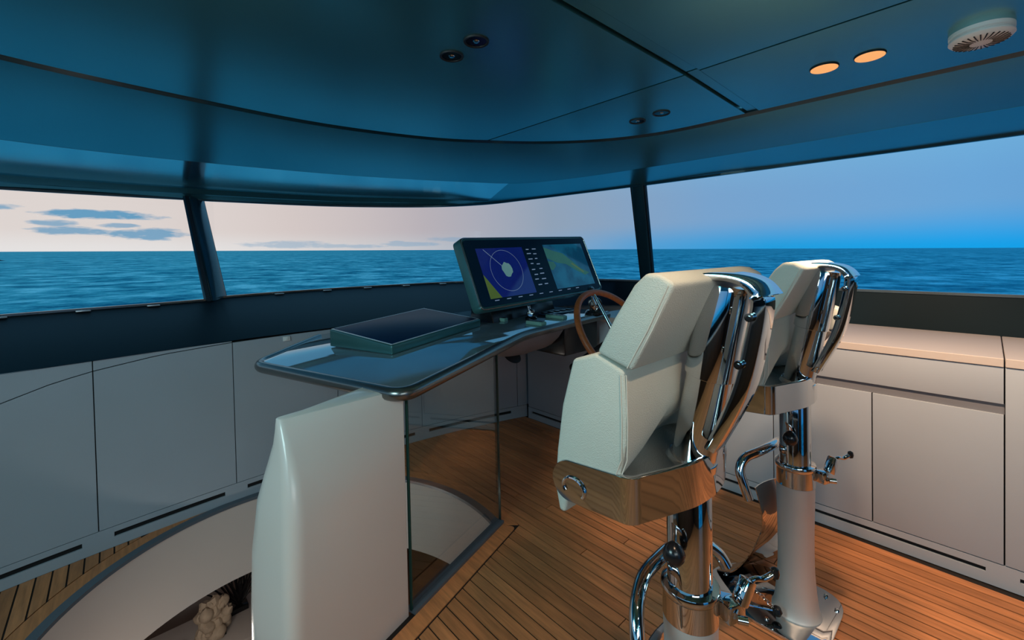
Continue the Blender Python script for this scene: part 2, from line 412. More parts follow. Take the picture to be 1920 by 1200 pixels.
# ------------------------------------------------------------------ room curves
def yf(x): return 2.88-(.065 if x < .95 else .105)*(x-.95)**2                       # toe / face of the forward cabinets
def xs(y): return 2.54-.013*(y-.4)                           # face of the starboard cabinets
XC = .45
mir = lambda x: 2*XC-x
SILL_S = [(.415, 3.54, 1.093), (.60, 3.60, 1.103), (1.27, 3.66, 1.105), (1.85, 3.58, 1.107), (2.36, 3.40, 1.110), (2.85, 3.0, 1.115), (3.15, 2.6, 1.118),
          (3.26, 2.2, 1.117), (3.26, 1.6, 1.112), (3.24, 1.0, 1.108), (3.22, .5, 1.105), (3.19, -.12, 1.105), (3.17, -1.3, 1.105), (3.16, -2.62, 1.105)]
FOOT_S = [(.40, yf(.40), .905), (.58, yf(.58), .907), (1.15, yf(1.15), .907), (1.65, yf(1.65), .907), (2.1, yf(2.1), .907), (2.50, 2.63, .908), (2.95, 2.42, .910),
          (3.19, 2.12, .911), (3.20, 1.58, .911), (3.20, 1.0, .911), (3.19, .5, .911), (3.17, -.12, .911), (3.15, -1.3, .911), (3.14, -2.62, .911)]
HEAD_S = [(.477, 4.215, 1.85), (.68, 4.20, 1.85), (1.386, 4.09, 1.85), (1.92, 3.87, 1.85), (2.34, 3.57, 1.85), (2.59, 3.19, 1.85), (2.67, 2.79, 1.85),
          (2.74, 2.32, 1.85), (2.82, 1.73, 1.85), (2.87, 1.15, 1.85), (2.96, .74, 1.86), (3.09, -.12, 1.87), (3.12, -1.3, 1.87), (3.12, -2.62, 1.87)]
SILL_P = [(-.447, 3.46, 1.090), (-1.0, 3.30, 1.09), (-1.5, 2.98, 1.10), (-1.9, 2.6, 1.11), (-2.15, 2.2, 1.11), (-2.25, 1.6, 1.11), (-2.28, .5, 1.105), (-2.28, -1.2, 1.105), (-2.28, -2.62, 1.105)]
FOOT_P = [(-.42, yf(-.42), .900), (-.92, yf(-.92), .90), (-1.32, yf(-1.32), .90), (-1.66, 2.45, .90), (-2.08, 2.1, .911), (-2.2, 1.58, .911), (-2.22, .5, .911), (-2.22, -1.2, .911), (-2.22, -2.62, .911)]
HEAD_P = [(-.528, 4.226, 1.85), (-1.08, 4.03, 1.85), (-1.5, 3.5, 1.85), (-1.74, 2.93, 1.85), (-1.84, 2.32, 1.85), (-1.93, 1.63, 1.85), (-2.08, .5, 1.86), (-2.18, -1.2, 1.87), (-2.2, -2.62, 1.87)]
K = 6
sill = [Vector(p) for p in smooth_path(SILL_P[::-1]+SILL_S, K)]
head = [Vector(p) for p in smooth_path(HEAD_P[::-1]+HEAD_S, K)]
foot = [Vector(p) for p in smooth_path(FOOT_P[::-1]+FOOT_S, K)]
I0 = len(SILL_P)*K                                           # index of SILL_S[0]

# ------------------------------------------------------------------ teak sole with the round stair opening
CEN = Vector((.53, 1.905)); RX, RY = .885, .945
CH_P = Vector((.793, 1.48)); CH_D = Vector((1, .313)).normalized(); CH_N = Vector((-CH_D.y, CH_D.x))   # chord of the opening, normal towards the bow
def chord_y(x, off=0.0): return (CH_P-CH_N*off).y+(x-(CH_P-CH_N*off).x)*CH_D.y/CH_D.x
def well_interval(x, off):
    rx, ry = RX+off, RY+off; dx = x-CEN.x
    if abs(dx) >= rx: return None
    q = ry*math.sqrt(1-(dx/rx)**2); lo = max(CEN.y-q, chord_y(x, off)); hi = CEN.y+q
    return (lo, hi) if hi > lo else None
def opening_outline(off, n=72, corner=0.0):
    rx, ry = RX+off, RY+off
    base = CH_P-CH_N*off-CEN
    p = Vector((base.x/rx, base.y/ry)); d = Vector((CH_D.x/rx, CH_D.y/ry))       # unit-circle space
    aq = d.dot(d); bq = p.dot(d); cq = p.dot(p)-1; disc = math.sqrt(bq*bq-aq*cq)
    A = p+d*((-bq-disc)/aq); B = p+d*((-bq+disc)/aq)
    a0 = math.atan2(B.y, B.x); a1 = math.atan2(A.y, A.x)
    while a1 < a0: a1 += 2*math.pi
    pts = [(CEN.x+rx*math.cos(a0+(a1-a0)*k/n), CEN.y+ry*math.sin(a0+(a1-a0)*k/n)) for k in range(n+1)]
    return pts, pts[-1], pts[0]
MARG = .095
X_PORT, X_STBD, Y_AFT = -1.66, 2.50, -2.6
def build_floor():
    outer, A, B = opening_outline(0.0)
    # caulked bed under the planks: a ring between the opening and the outer boundary
    bm = bmesh.new()
    hole = outer
    n = len(hole)
    out = []
    for (x, y) in hole:
        d = Vector((x, y))-CEN; d.normalize()
        t = min([v for v in (((3.1-CEN.y)/d.y if d.y > 0 else 1e9), ((-2.7-CEN.y)/d.y if d.y < 0 else 1e9), ((2.75-CEN.x)/d.x if d.x > 0 else 1e9), ((-1.85-CEN.x)/d.x if d.x < 0 else 1e9))])
        out.append(tuple(CEN+d*t))
    # close the aft side below the chord explicitly
    vi = [bm.verts.new((x, y, -.004)) for x, y in hole]; vo = [bm.verts.new((x, y, -.004)) for x, y in out]
    for i in range(n-1): bm.faces.new([vi[i], vi[i+1], vo[i+1], vo[i]])
    c1 = bm.verts.new((-1.85, -2.7, -.004)); c2 = bm.verts.new((2.75, -2.7, -.004))
    bm.faces.new([vi[-1], vi[0], vo[0], c2, c1, vo[-1]])
    floor = struct(finish(bm, 'floor', M['caulk'], smooth=False))
    # planks
    pitch = .050; w = .0438; x = 2.508; count = 0
    rnd = random.Random(3)
    while x-pitch > X_PORT:
        x1 = x; x0 = x-w; x -= pitch
        xm = (x0+x1)/2
        ya = Y_AFT; yb0, yb1 = yf(x0), yf(x1)
        iv0, iv1 = well_interval(x0, MARG), well_interval(x1, MARG); ivm = well_interval(xm, MARG)
        spans = []
        if iv0 or iv1:
            def mid(xx): return CEN.y
            if iv0 is None: iv0 = (iv1[0], iv1[1]) if xm > CEN.x else ((iv1[0]+iv1[1])/2,)*2
            if iv1 is None: iv1 = ((iv0[0]+iv0[1])/2,)*2 if xm > CEN.x else (iv0[0], iv0[1])
            g = .003
            spans.append((ya, ya, iv0[0]-g, iv1[0]-g)); spans.append((iv0[1]+g, iv1[1]+g, yb0, yb1))
        else: spans.append((ya, ya, yb0, yb1))
        for (a0, a1, b0, b1) in spans:
            lo = max(a0, a1); hi = min(b0, b1)
            if hi-lo < .005 and not (b0-a0 > .02 or b1-a1 > .02): continue
            cuts = []; y = lo+rnd.uniform(.9, 2.3)
            while y < hi-.35: cuts.append(y); y += rnd.uniform(1.5, 2.4)
            edges = [(a0, a1)]+[(c, c) for c in cuts]+[(b0, b1)]
            for k in range(len(edges)-1):
                (p0, p1), (q0, q1) = edges[k], edges[k+1]
                g = .002
                bm = bmesh.new()
                add_prism(bm, [(x0, p0+(g if k else 0)), (x1, p1+(g if k else 0)), (x1, max(q1-g, p1+.001)), (x0, max(q0-g, p0+.001))], -.012, 0.0)
                finish(bm, 'plank', M['teak'], floor, smooth=False); count += 1
    # margin planks round the opening
    po, Ao, Bo = opening_outline(MARG-.004); pi_, Ai, Bi = opening_outline(.022)
    for (s, e) in ((0, 18), (18, 36), (36, 54), (54, 72)):
        ring = [pi_[i] for i in range(s, e+1)]+[po[i] for i in range(e, s-1, -1)]
        bm = bmesh.new(); add_prism(bm, ring, -.012, .0); finish(bm, 'margin_plank', M['teakrim'], floor, smooth=False)
    A2 = Vector(pi_[-1]); B2 = Vector(pi_[0]); A3 = Vector(po[-1]); B3 = Vector(po[0])
    A2o, B2o = A3, B3
    prism('margin_plank', round_poly([tuple(A2), tuple(B2+CH_D*-.003), tuple(B3+CH_D*-.02), tuple(B3+CH_D*-.09), tuple(A3)], [0, 0, .03, 0, 0]), -.012, .0, M['teakrim'], floor, smooth=False)
    # dark rim round the opening
    r_o, Ar, Br = opening_outline(.020); r_i, Ai2, Bi2 = opening_outline(-.022)
    bm = bmesh.new()
    add_rings(bm, [[Vector((o[0], o[1], .004)), Vector((i[0], i[1], .004)), Vector((i[0], i[1], -.012)), Vector((o[0], o[1], -.012))] for o, i in zip(r_o, r_i)])
    struct(finish(bm, 'trim_1', M['rim'], smooth=False))
    # white lining of the stairwell
    li, _, _ = opening_outline(-.018); lo_, _, _ = opening_outline(.02)
    bm = bmesh.new()
    add_rings(bm, [[Vector((i[0], i[1], -.012)), Vector((i[0], i[1], -.42)), Vector((o[0], o[1], -.42)), Vector((o[0], o[1], -.012))] for i, o in zip(li, lo_)])
    struct(finish(bm, 'wall_stairwell', M['wellwhite']))
build_floor()

def build_lower_deck():
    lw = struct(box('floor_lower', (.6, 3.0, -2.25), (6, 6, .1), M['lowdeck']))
    struct(box('wall_lower_front', (.6, 5.0, -1.35), (6, .1, 1.75), M['wellwhite']))
    struct(box('wall_lower_right', (2.9, 3.0, -1.35), (.1, 6, 1.75), M['wellwhite']))
    struct(box('wall_lower_left', (-2.2, 3.0, -1.35), (.1, 6, 1.75), M['wellwhite']))
    struct(box('wall_lower_back', (.6, .2, -1.35), (6, .1, 1.75), M['wellwhite']))
    # deckhead of the lower deck round the opening
    bm = bmesh.new()
    pts, A, B = opening_outline(.021)
    vi = [bm.verts.new((p[0], p[1], -.43)) for p in pts]; vo = []
    for p in pts:
        d = (Vector(p)-CEN).normalized(); t = min([v for v in (((4.95-CEN.y)/d.y if d.y > 0 else 1e9), ((.25-CEN.y)/d.y if d.y < 0 else 1e9), ((2.85-CEN.x)/d.x if d.x > 0 else 1e9), ((-2.15-CEN.x)/d.x if d.x < 0 else 1e9))])
        q = CEN+d*t; vo.append(bm.verts.new((q.x, q.y, -.43)))
    for i in range(len(pts)-1): bm.faces.new([vi[i], vi[i+1], vo[i+1], vo[i]])
    struct(finish(bm, 'ceiling_lower', M['wellwhite'], smooth=False))
    # sideboard with the coral ornament
    sb = empty('sideboard', (.45, 3.95, -2.2)); tag(sb, 'pale grey sideboard on the lower deck, seen down the stairwell', 'sideboard')
    box('carcass', (0, 0, .36), (1.9, .46, .70), M['cab'], sb, .006)
    box('top', (0, 0, .735), (1.94, .5, .05), M['cabtop'], sb, .006)
    for k in (-1, 0, 1): box('door', (k*.62, -.236, .37), (.60, .014, .64), M['cab'], sb, .004)
    top = -2.2+.76
    post = struct(box('pillar_lower', (.735, 3.60, -1.33), (.10, .10, 1.7), M['wellwhite'], None, .004))
    cor = empty('coral_ornament', (.47, 3.90, top)); cor.scale = (.72, .72, .70); tag(cor, 'knobbly cream coral ornament on the sideboard below the stairs', 'ornament')
    rnd = random.Random(5)
    bm = bmesh.new()
    for k in range(46):
        a = rnd.uniform(0, 6.28); r = rnd.uniform(0, .13); z = rnd.uniform(.06, .34)
        rr = rnd.uniform(.035, .07)*(1.1-.4*z)
        bmesh.ops.create_icosphere(bm, subdivisions=2, radius=rr, matrix=Matrix.Translation((r*math.cos(a)*(1-.3*z), r*.7*math.sin(a), z)))
    for v in bm.verts: v.co *= 1+.10*math.sin(v.co.x*130)*math.sin(v.co.y*120)*math.sin(v.co.z*140)
    finish(bm, 'coral_head', M['coral'], cor)
    box('plinth', (0, 0, .03), (.20, .14, .06), M['black'], cor, .004)
    fan = empty('dark_coral_fan', (.66, 4.06, top)); tag(fan, 'dark branching sea fan standing behind the coral ornament', 'ornament')
    bm = bmesh.new()
    for k in range(16):
        a = R(-65+130*k/15); p = [Vector((0, 0, .04))]
        for s in range(1, 7):
            p.append(Vector((math.sin(a)*.045*s*1.0+rnd.uniform(-.008, .008), rnd.uniform(-.01, .01), .04+math.cos(a)*.085*s)))
        add_tube(bm, p, [.011-.0012*s for s in range(7)], 6)
    finish(bm, 'branches', M['black'], fan); box('base', (0, 0, .02), (.12, .10, .04), M['black'], fan, .004)
    sh = empty('silver_shell', (.26, 3.84, top)); sh.scale = (.7, .7, .7); tag(sh, 'small silver shell ornament beside the coral, on the sideboard', 'ornament')
    lathe('shell_body', [(.006, .005), (.07, .01), (.085, .05), (.06, .10), (.02, .13), (.004, .14)], M['silver'], sh, seg=20)
    lathe('stand', [(.05, 0), (.05, .006), (.01, .010)], M['black'], sh, seg=20)
build_lower_deck()

# ------------------------------------------------------------------ ceiling, soffit
TRIM_S = [(.21, 1.965), (.69, 1.985), (1.17, 1.89), (1.49, 1.73), (1.76, 1.53), (1.95, 1.29), (2.045, 1.02), (2.065, .63), (2.08, .27), (2.10, -.08), (2.12, -1.2), (2.12, -2.62)]
TRIM_P = [(-.23, 1.90), (-.59, 1.75), (-.88, 1.53), (-1.07, 1.27), (-1.15, 1.0), (-1.17, .6), (-1.18, .2), (-1.2, -.1), (-1.21, -1.2), (-1.21, -2.62)]
CE_S = [(.18, 2.77, 1.87), (.92, 2.70, 1.87), (1.42, 2.58, 1.87), (1.78, 2.43, 1.866), (2.10, 2.22, 1.858), (2.26, 1.85, 1.858), (2.35, 1.38, 1.860), (2.42, .75, 1.862), (2.46, .27, 1.864), (2.49, -.08, 1.866), (2.51, -1.2, 1.866), (2.51, -2.62, 1.866)]
CE_P = [(-.34, 2.73, 1.87), (-.85, 2.52, 1.87), (-1.22, 2.2, 1.874), (-1.45, 1.8, 1.885), (-1.55, 1.4, 1.893), (-1.6, .8, 1.90), (-1.65, .3, 1.905), (-1.7, -.1, 1.908), (-1.72, -1.2, 1.908), (-1.72, -2.62, 1.908)]
# header points matched to those stations
HD_S = [(.341, 4.215, 1.85), (1.386, 4.09, 1.85), (1.97, 3.84, 1.85), (2.366, 3.55, 1.85), (2.626, 3.085, 1.85), (2.70, 2.48, 1.85), (2.786, 1.844, 1.85), (2.92, .90, 1.857), (3.03, .27, 1.865), (3.09, -.12, 1.87), (3.12, -1.2, 1.87), (3.12, -2.62, 1.87)]
HD_P = [(-.528, 4.226, 1.85), (-1.136, 3.976, 1.85), (-1.548, 3.37, 1.85), (-1.746, 2.82, 1.85), (-1.844, 2.25, 1.85), (-1.94, 1.5, 1.85), (-2.02, .8, 1.855), (-2.12, -.1, 1.865), (-2.18, -1.2, 1.87), (-2.2, -2.62, 1.87)]
COVE = [1, 1, 1, .85, .2, 0, 0, 0, 0, 0, 0, 0]
COVEP = [1, .9, .5, .2, 0, 0, 0, 0, 0, 0]
ZC = 1.95
CAMB = .03
def camb(x): return CAMB*max(0, abs(x-XC)-.99)               # the deckhead falls away towards the sides
def out(x, y):                                               # plan position on the cambered part
    if x < 1.44: return (x, y)
    c = CAMB/.6; x2 = x*(1+1.44*c)/(1+c*x); return (x2, y*x2/x)
TRIM_S = [out(*p) for p in TRIM_S]
def build_ceiling():
    T = smooth_path([(x, y, ZC-camb(x)) for x, y in TRIM_P[::-1]+TRIM_S], K)
    E = smooth_path(CE_P[::-1]+CE_S, K)
    Hd = smooth_path(HD_P[::-1]+HD_S, K)
    CV = [v.x for v in smooth_path([(c, 0, 0) for c in COVEP[::-1]+COVE], K)]
    # black backing above the panels
    tpoly = [(p.x, p.y) for p in T]
    bm = bmesh.new(); add_prism(bm, tpoly, ZC+.022, ZC+.05)
    ceiling = struct(finish(bm, 'ceiling', M['recess'], smooth=False))
    # panels, clipped from the trim outline shrunk by the reveal
    def clip(poly, axis, v, keep_less):
        out = []
        for i in range(len(poly)):
            a, b = poly[i-1], poly[i]
            ia = (a[axis] <= v) == keep_less; ib = (b[axis] <= v) == keep_less
            if ia != ib:
                t = (v-a[axis])/(b[axis]-a[axis]); out.append((a[0]+(b[0]-a[0])*t, a[1]+(b[1]-a[1])*t))
            if ib: out.append(b)
        return out
    shr = []
    for i, p in enumerate(T):
        t = (T[min(i+1, len(T)-1)]-T[max(i-1, 0)]).normalized(); nrm = Vector((t.y, -t.x))
        shr.append((p.x+nrm.x*.016, p.y+nrm.y*.016))
    xsb = [-3, -.54, 1.44, 4]; ysb = [-3, -1.25, .645, .689, 4]
    for i in range(3):
        for j in range(4):
            g = .0045
            q = clip(clip(clip(clip(shr, 0, xsb[i]+g, False), 0, xsb[i+1]-g, True), 1, ysb[j]+g, False), 1, ysb[j+1]-g, True)
            if len(q) < 3: continue
            clean = [q[k] for k in range(len(q)) if (Vector(q[k])-Vector(q[k-1])).length > 1e-4]
            bm = bmesh.new(); add_prism(bm, clean, lambda p: ZC-camb(p[0])+(.008 if j == 2 else 0), lambda p: ZC-camb(p[0])+.02); finish(bm, 'batten' if j == 2 else 'ceiling_panel', M['lacquer'], ceiling, smooth=False)
    # slim bead following the curved edge
    rings = []
    for i, p in enumerate(T):
        t = (T[min(i+1, len(T)-1)]-T[max(i-1, 0)]).normalized(); nrm = Vector((t.y, -t.x, 0))
        a = p-nrm*.014; b = p+nrm*.006
        rings.append([a+Vector((0, 0, -.006)), b+Vector((0, 0, .004)), b+Vector((0, 0, .03)), a+Vector((0, 0, .03))])
    bm = bmesh.new(); add_rings(bm, rings); struct(finish(bm, 'trim_2', M['frame'], smooth=False))
    # soffit: sloped fascia, then a cove, then the window header
    rings = []; cove = []
    for t, e, h, c in zip(T, E, Hd, CV):
        c = max(0, min(1, c))
        o = (e-t); o.z = 0; o.normalize()
        rings.append([t+o*.014+Vector((0, 0, .03)), t+o*.014, t.lerp(e, .33), t.lerp(e, .66), e-o*.006, e+Vector((0, 0, .006))])
        dl = Vector((h.x-e.x, h.y-e.y, 0)); dz = h.z-e.z; ln = dl.length
        p0 = e+Vector((0, 0, .004)); p1 = e+dl*(.95)+Vector((0, 0, c*.042*ln+(1-c)*dz*.95))
        r = [e]+[p0.lerp(p1, k/8) for k in range(9)]
        a = h+Vector((0, 0, .42*(p1.z-h.z))); a = a.lerp(Vector((p1.x, p1.y, a.z)), .35)
        r += [p1.lerp(a, .15)+dl*.012*c, a, a+o*.006-Vector((0, 0, .004*c)), h, h+o*.03, h+o*.03+Vector((0, 0, .3))]
        cove.append(r)
    bm = bmesh.new(); add_rings(bm, rings, closed=False, cap=False)
    struct(finish(bm, 'ceiling_soffit', M['lacquer'], angle=20))
    bm = bmesh.new(); add_rings(bm, cove, closed=False, cap=False)
    f = finish(bm, 'ceiling_cove', [M['lacquer'], M['cove']], angle=20); struct(f)
    npf = len(cove[0])-1
    for p in f.data.polygons:
        if CV[min(p.index//npf, len(CV)-1)] > .4 and p.index % npf < 9: p.material_index = 1
build_ceiling()

# ------------------------------------------------------------------ windows
def build_windows():
    n = len(sill)
    # black bands under the glass and the slim rails
    def band(i0, i1, name):
        rings = []
        for i in range(i0, i1+1):
            s = sill[i]; f = foot[i]
            o = Vector((s.x-XC, s.y-.3, 0)).normalized()
            rings.append([f, s+Vector((0, 0, 0)), s+o*.05, Vector((f.x, f.y, f.z))+o*.07])
        bm = bmesh.new(); add_rings(bm, rings, closed=True); return struct(finish(bm, name, M['lacquerdark'], angle=60))
    iF0 = K*(len(SILL_P)-3); iF1 = I0+K*6
    wf = band(iF0, iF1, 'wall_front')
    wr = band(iF1, n-1, 'wall_right')
    wl = band(0, iF0, 'wall_left')
    for (x, w) in ((-.75, .06), (-.45, .06), (-.14, .062), (.17, .062), (.91, .062), (1.27, .062), (1.60, .062), (1.93, .06), (2.25, .06)):
        i = min(range(n), key=lambda k: abs(sill[k].x-x)+(10 if sill[k].y < 2.9 else 0))
        a, b = sill[max(i-1, 0)], sill[min(i+1, n-1)]; s = a.lerp(b, (x-a.x)/(b.x-a.x)) if abs(b.x-a.x) > 1e-6 else sill[i]
        ang = math.atan2(b.y-a.y, b.x-a.x)
        M4 = Matrix.Translation((x, s.y-.030, s.z-.003)) @ Matrix.Rotation(ang, 4, 'Z')
        box('clip', (0, 0, 0), (w, .024, .008), M['clip'], wf, .002, M4)
    rings = []
    for i in range(n):
        o = Vector((sill[i].x-XC, sill[i].y-.3, 0)).normalized(); p = sill[i]+o*.09
        rings.append([Vector((p.x, p.y, sill[i].z-.01)), Vector((p.x+o.x*.05, p.y+o.y*.05, sill[i].z-.01)), Vector((p.x+o.x*.05, p.y+o.y*.05, -.44)), Vector((p.x, p.y, -.44))])
    bm = bmesh.new(); add_rings(bm, rings); struct(finish(bm, 'wall_hull', M['wellwhite'], smooth=False))
    # pillars at sill indices, glazing between
    def ip(x=None, y=None):
        if y is not None: return min(range(n), key=lambda k: abs(sill[k].y-y)+(10 if sill[k].x < 1.5 else 0))
    iC = I0+int(K*.5)                       # centre pillar
    iS = min(range(n), key=lambda k: abs(sill[k].y-1.95)+(10 if sill[k].x < 1.5 else 0))   # starboard forward pillar
    iSa = min(range(n), key=lambda k: abs(sill[k].y+1.6)+(10 if sill[k].x < 1.5 else 0))
    iP = min(range(n), key=lambda k: abs(sill[k].y-1.80)+(10 if sill[k].x > 0 else 0))
    iPa = min(range(n), key=lambda k: abs(sill[k].y+1.6)+(10 if sill[k].x > 0 else 0))
    def headmatch(i): return head[i]
    def pillar(i, w, top=None):
        a = sill[i].copy(); b = (top or head[i]).copy()
        t = (sill[min(i+1, n-1)]-sill[max(i-1, 0)]); t.z = 0; t.normalize(); o = Vector((t.y, -t.x, 0))
        if o.dot(Vector((a.x-XC, a.y-.3, 0))) < 0: o = -o
        a.z -= .01; b = a+(b-a)*1.02
        poly = lambda c: [c+t*w*.5-o*.012, c+t*w*.5+o*.05, c-t*w*.5+o*.05, c-t*w*.5-o*.012]
        bm = bmesh.new(); add_rings(bm, [poly(a), poly(b)]); bmesh.ops.recalc_face_normals(bm, faces=bm.faces); bevel(bm, .008, 2)
        p = struct(finish(bm, 'window_pillar', M['frame']))
        for sg in (-1, 1):
            q = lambda c: [c+t*sg*(w*.5+.001)-o*.004, c+t*sg*(w*.5+.010)-o*.004, c+t*sg*(w*.5+.010)+o*.02, c+t*sg*(w*.5+.001)+o*.02]
            bm = bmesh.new(); add_rings(bm, [q(a), q(b)]); finish(bm, 'gasket', M['blackmatte'], p, smooth=False)
    pillar(iC, .15, Vector((.485, 4.213, 1.85))); pillar(iS, .10, Vector((2.822, 1.72, 1.85))); pillar(iSa, .10); pillar(iP, .085); pillar(iPa, .10)
    segs = [(0, iPa), (iPa, iP), (iP, iC), (iC, iS), (iS, iSa), (iSa, n-1)]
    order = [6, 5, 1, 2, 3, 4]
    for (a, b), num in zip(segs, order):
        win = struct(empty('window_%d' % num, sill[(a+b)//2]))
        loc = Vector(win.location)
        rings = [[sill[i]-loc, sill[i].lerp(head[i], .5)-loc, head[i]-loc+Vector((0, 0, .01))] for i in range(a, b+1)]
        bm = bmesh.new(); add_rings(bm, rings, closed=False, cap=False); finish(bm, 'pane', M['pane'], win)
        # lower and upper rails
        for nm, line, dz in (('lower_rail', sill, .004), ('upper_rail', head, -.004)):
            rr = []
            for i in range(a, b+1):
                c = line[i]-loc; o = Vector((line[i].x-XC, line[i].y-.3, 0)).normalized()
                rr.append([c-o*.008+Vector((0, 0, dz-.008)), c-o*.008+Vector((0, 0, dz+.006)), c+o*.016+Vector((0, 0, dz+.006)), c+o*.016+Vector((0, 0, dz-.008))])
            bm = bmesh.new(); add_rings(bm, rr); finish(bm, nm, M['frame'] if nm == 'upper_rail' else M['bronze'], win, smooth=False)
build_windows()

# ------------------------------------------------------------------ forward cabinets
def zseam(x):
    pts = [(-1.8, .50), (-.9, .66), (-.37, .778), (-.216, .828), (-.088, .853), (.156, .883), (.47, .896), (.83, .899), (3, .899)]
    for (a, za), (b, zb) in zip(pts, pts[1:]):
        if a <= x <= b: return za+(zb-za)*(x-a)/(b-a)
    return .899
def front_sheet(bm, x0, x1, zlo, zhi, d0, d1, n=8):
    """curved slab on the forward arc between x0 and x1, from depth d0 (towards room) to d1"""
    rings = []
    for i in range(n+1):
        x = x0+(x1-x0)*i/n; f = lambda z: z(x) if callable(z) else z
        sl = -(.13 if x < .95 else .21)*(x-.95); nv = Vector((sl, -1, 0)).normalized()
        p = Vector((x, yf(x), 0)); a = p+nv*-d0; b = p+nv*-d1
        rings.append([Vector((a.x, a.y, f(zlo))), Vector((a.x, a.y, f(zhi))), Vector((b.x, b.y, f(zhi))), Vector((b.x, b.y, f(zlo)))])
    add_rings(bm, rings)
def build_front_cabinets():
    seams = [-1.72, -1.2, -.655, -.09, .475, 1.058, 1.65, 2.447, 2.53]
    desc = ['forward grey cabinet in the port corner ahead of the stairwell', 'forward grey cabinet second from the port corner', 'forward grey cabinet farthest to port of those fully under the left window',
            'grey cabinet under the left windscreen pane, the stairwell rim curving past its foot', 'grey cabinet under the window pillar, half hidden behind the white pedestal',
            'grey cabinet below the white switch, mostly behind the helm console', 'grey cabinet seen through the glass balustrade, left one', 'grey cabinet seen at the right edge of the glass balustrade', 'narrow grey filler cabinet in the starboard forward corner']
    for k in range(len(seams)-1):
        x0, x1 = seams[k], seams[k+1]; xm = (x0+x1)/2
        root = empty('front_cabinet', (xm, yf(xm), 0)); tag(root, desc[k+1] if k < 8 else desc[k], 'cabinet', 'cabinets under the windscreen')
        L0 = Vector(root.location)
        def part(name, m, *a, parent=root):
            bm = bmesh.new(); front_sheet(bm, *a)
            for v in bm.verts: v.co -= L0
            return finish(bm, name, m, parent)
        g = .0022
        part('carcass', M['recess'], x0, x1, .0, .896, .010, .25)
        if x1-x0 > .4:
            part('door', M['cab'], x0+g, x1-g, .099, lambda x: zseam(x)-.0022, .0, .009)
            if zseam(x0) < .890: part('upper_panel', M['cab'], x0+g, x1-g, lambda x: min(zseam(x)+.0022, .9), .902, .0, .009)
            s0, s1 = x0+.053, x1-.056
            part('plinth', M['cab'], x0, x1, .0, .047, .0, .009)
            part('plinth', M['cab'], x0, x1, .070, .096, .0, .009)
            part('plinth', M['cab'], x0, s0, .047, .070, .0, .009, 3)
            part('plinth', M['cab'], s1, x1, .047, .070, .0, .009, 3)
        else:
            part('door', M['cab'], x0+g, x1, .099, .902, .0, .009); part('plinth', M['cab'], x0, x1, 0, .096, .0, .009)
    # small white switch
    sw = empty('switch', (.757, yf(.757)-.0005, .876)); tag(sw, 'small white switch on the grey front cabinet, just under the black band', 'switch')
    box('plate', (0, -.005, 0), (.040, .010, .028), M['plastic'], sw, .003); box('rocker', (0, -.011, 0), (.014, .006, .016), M['plastic'], sw, .002)
build_front_cabinets()

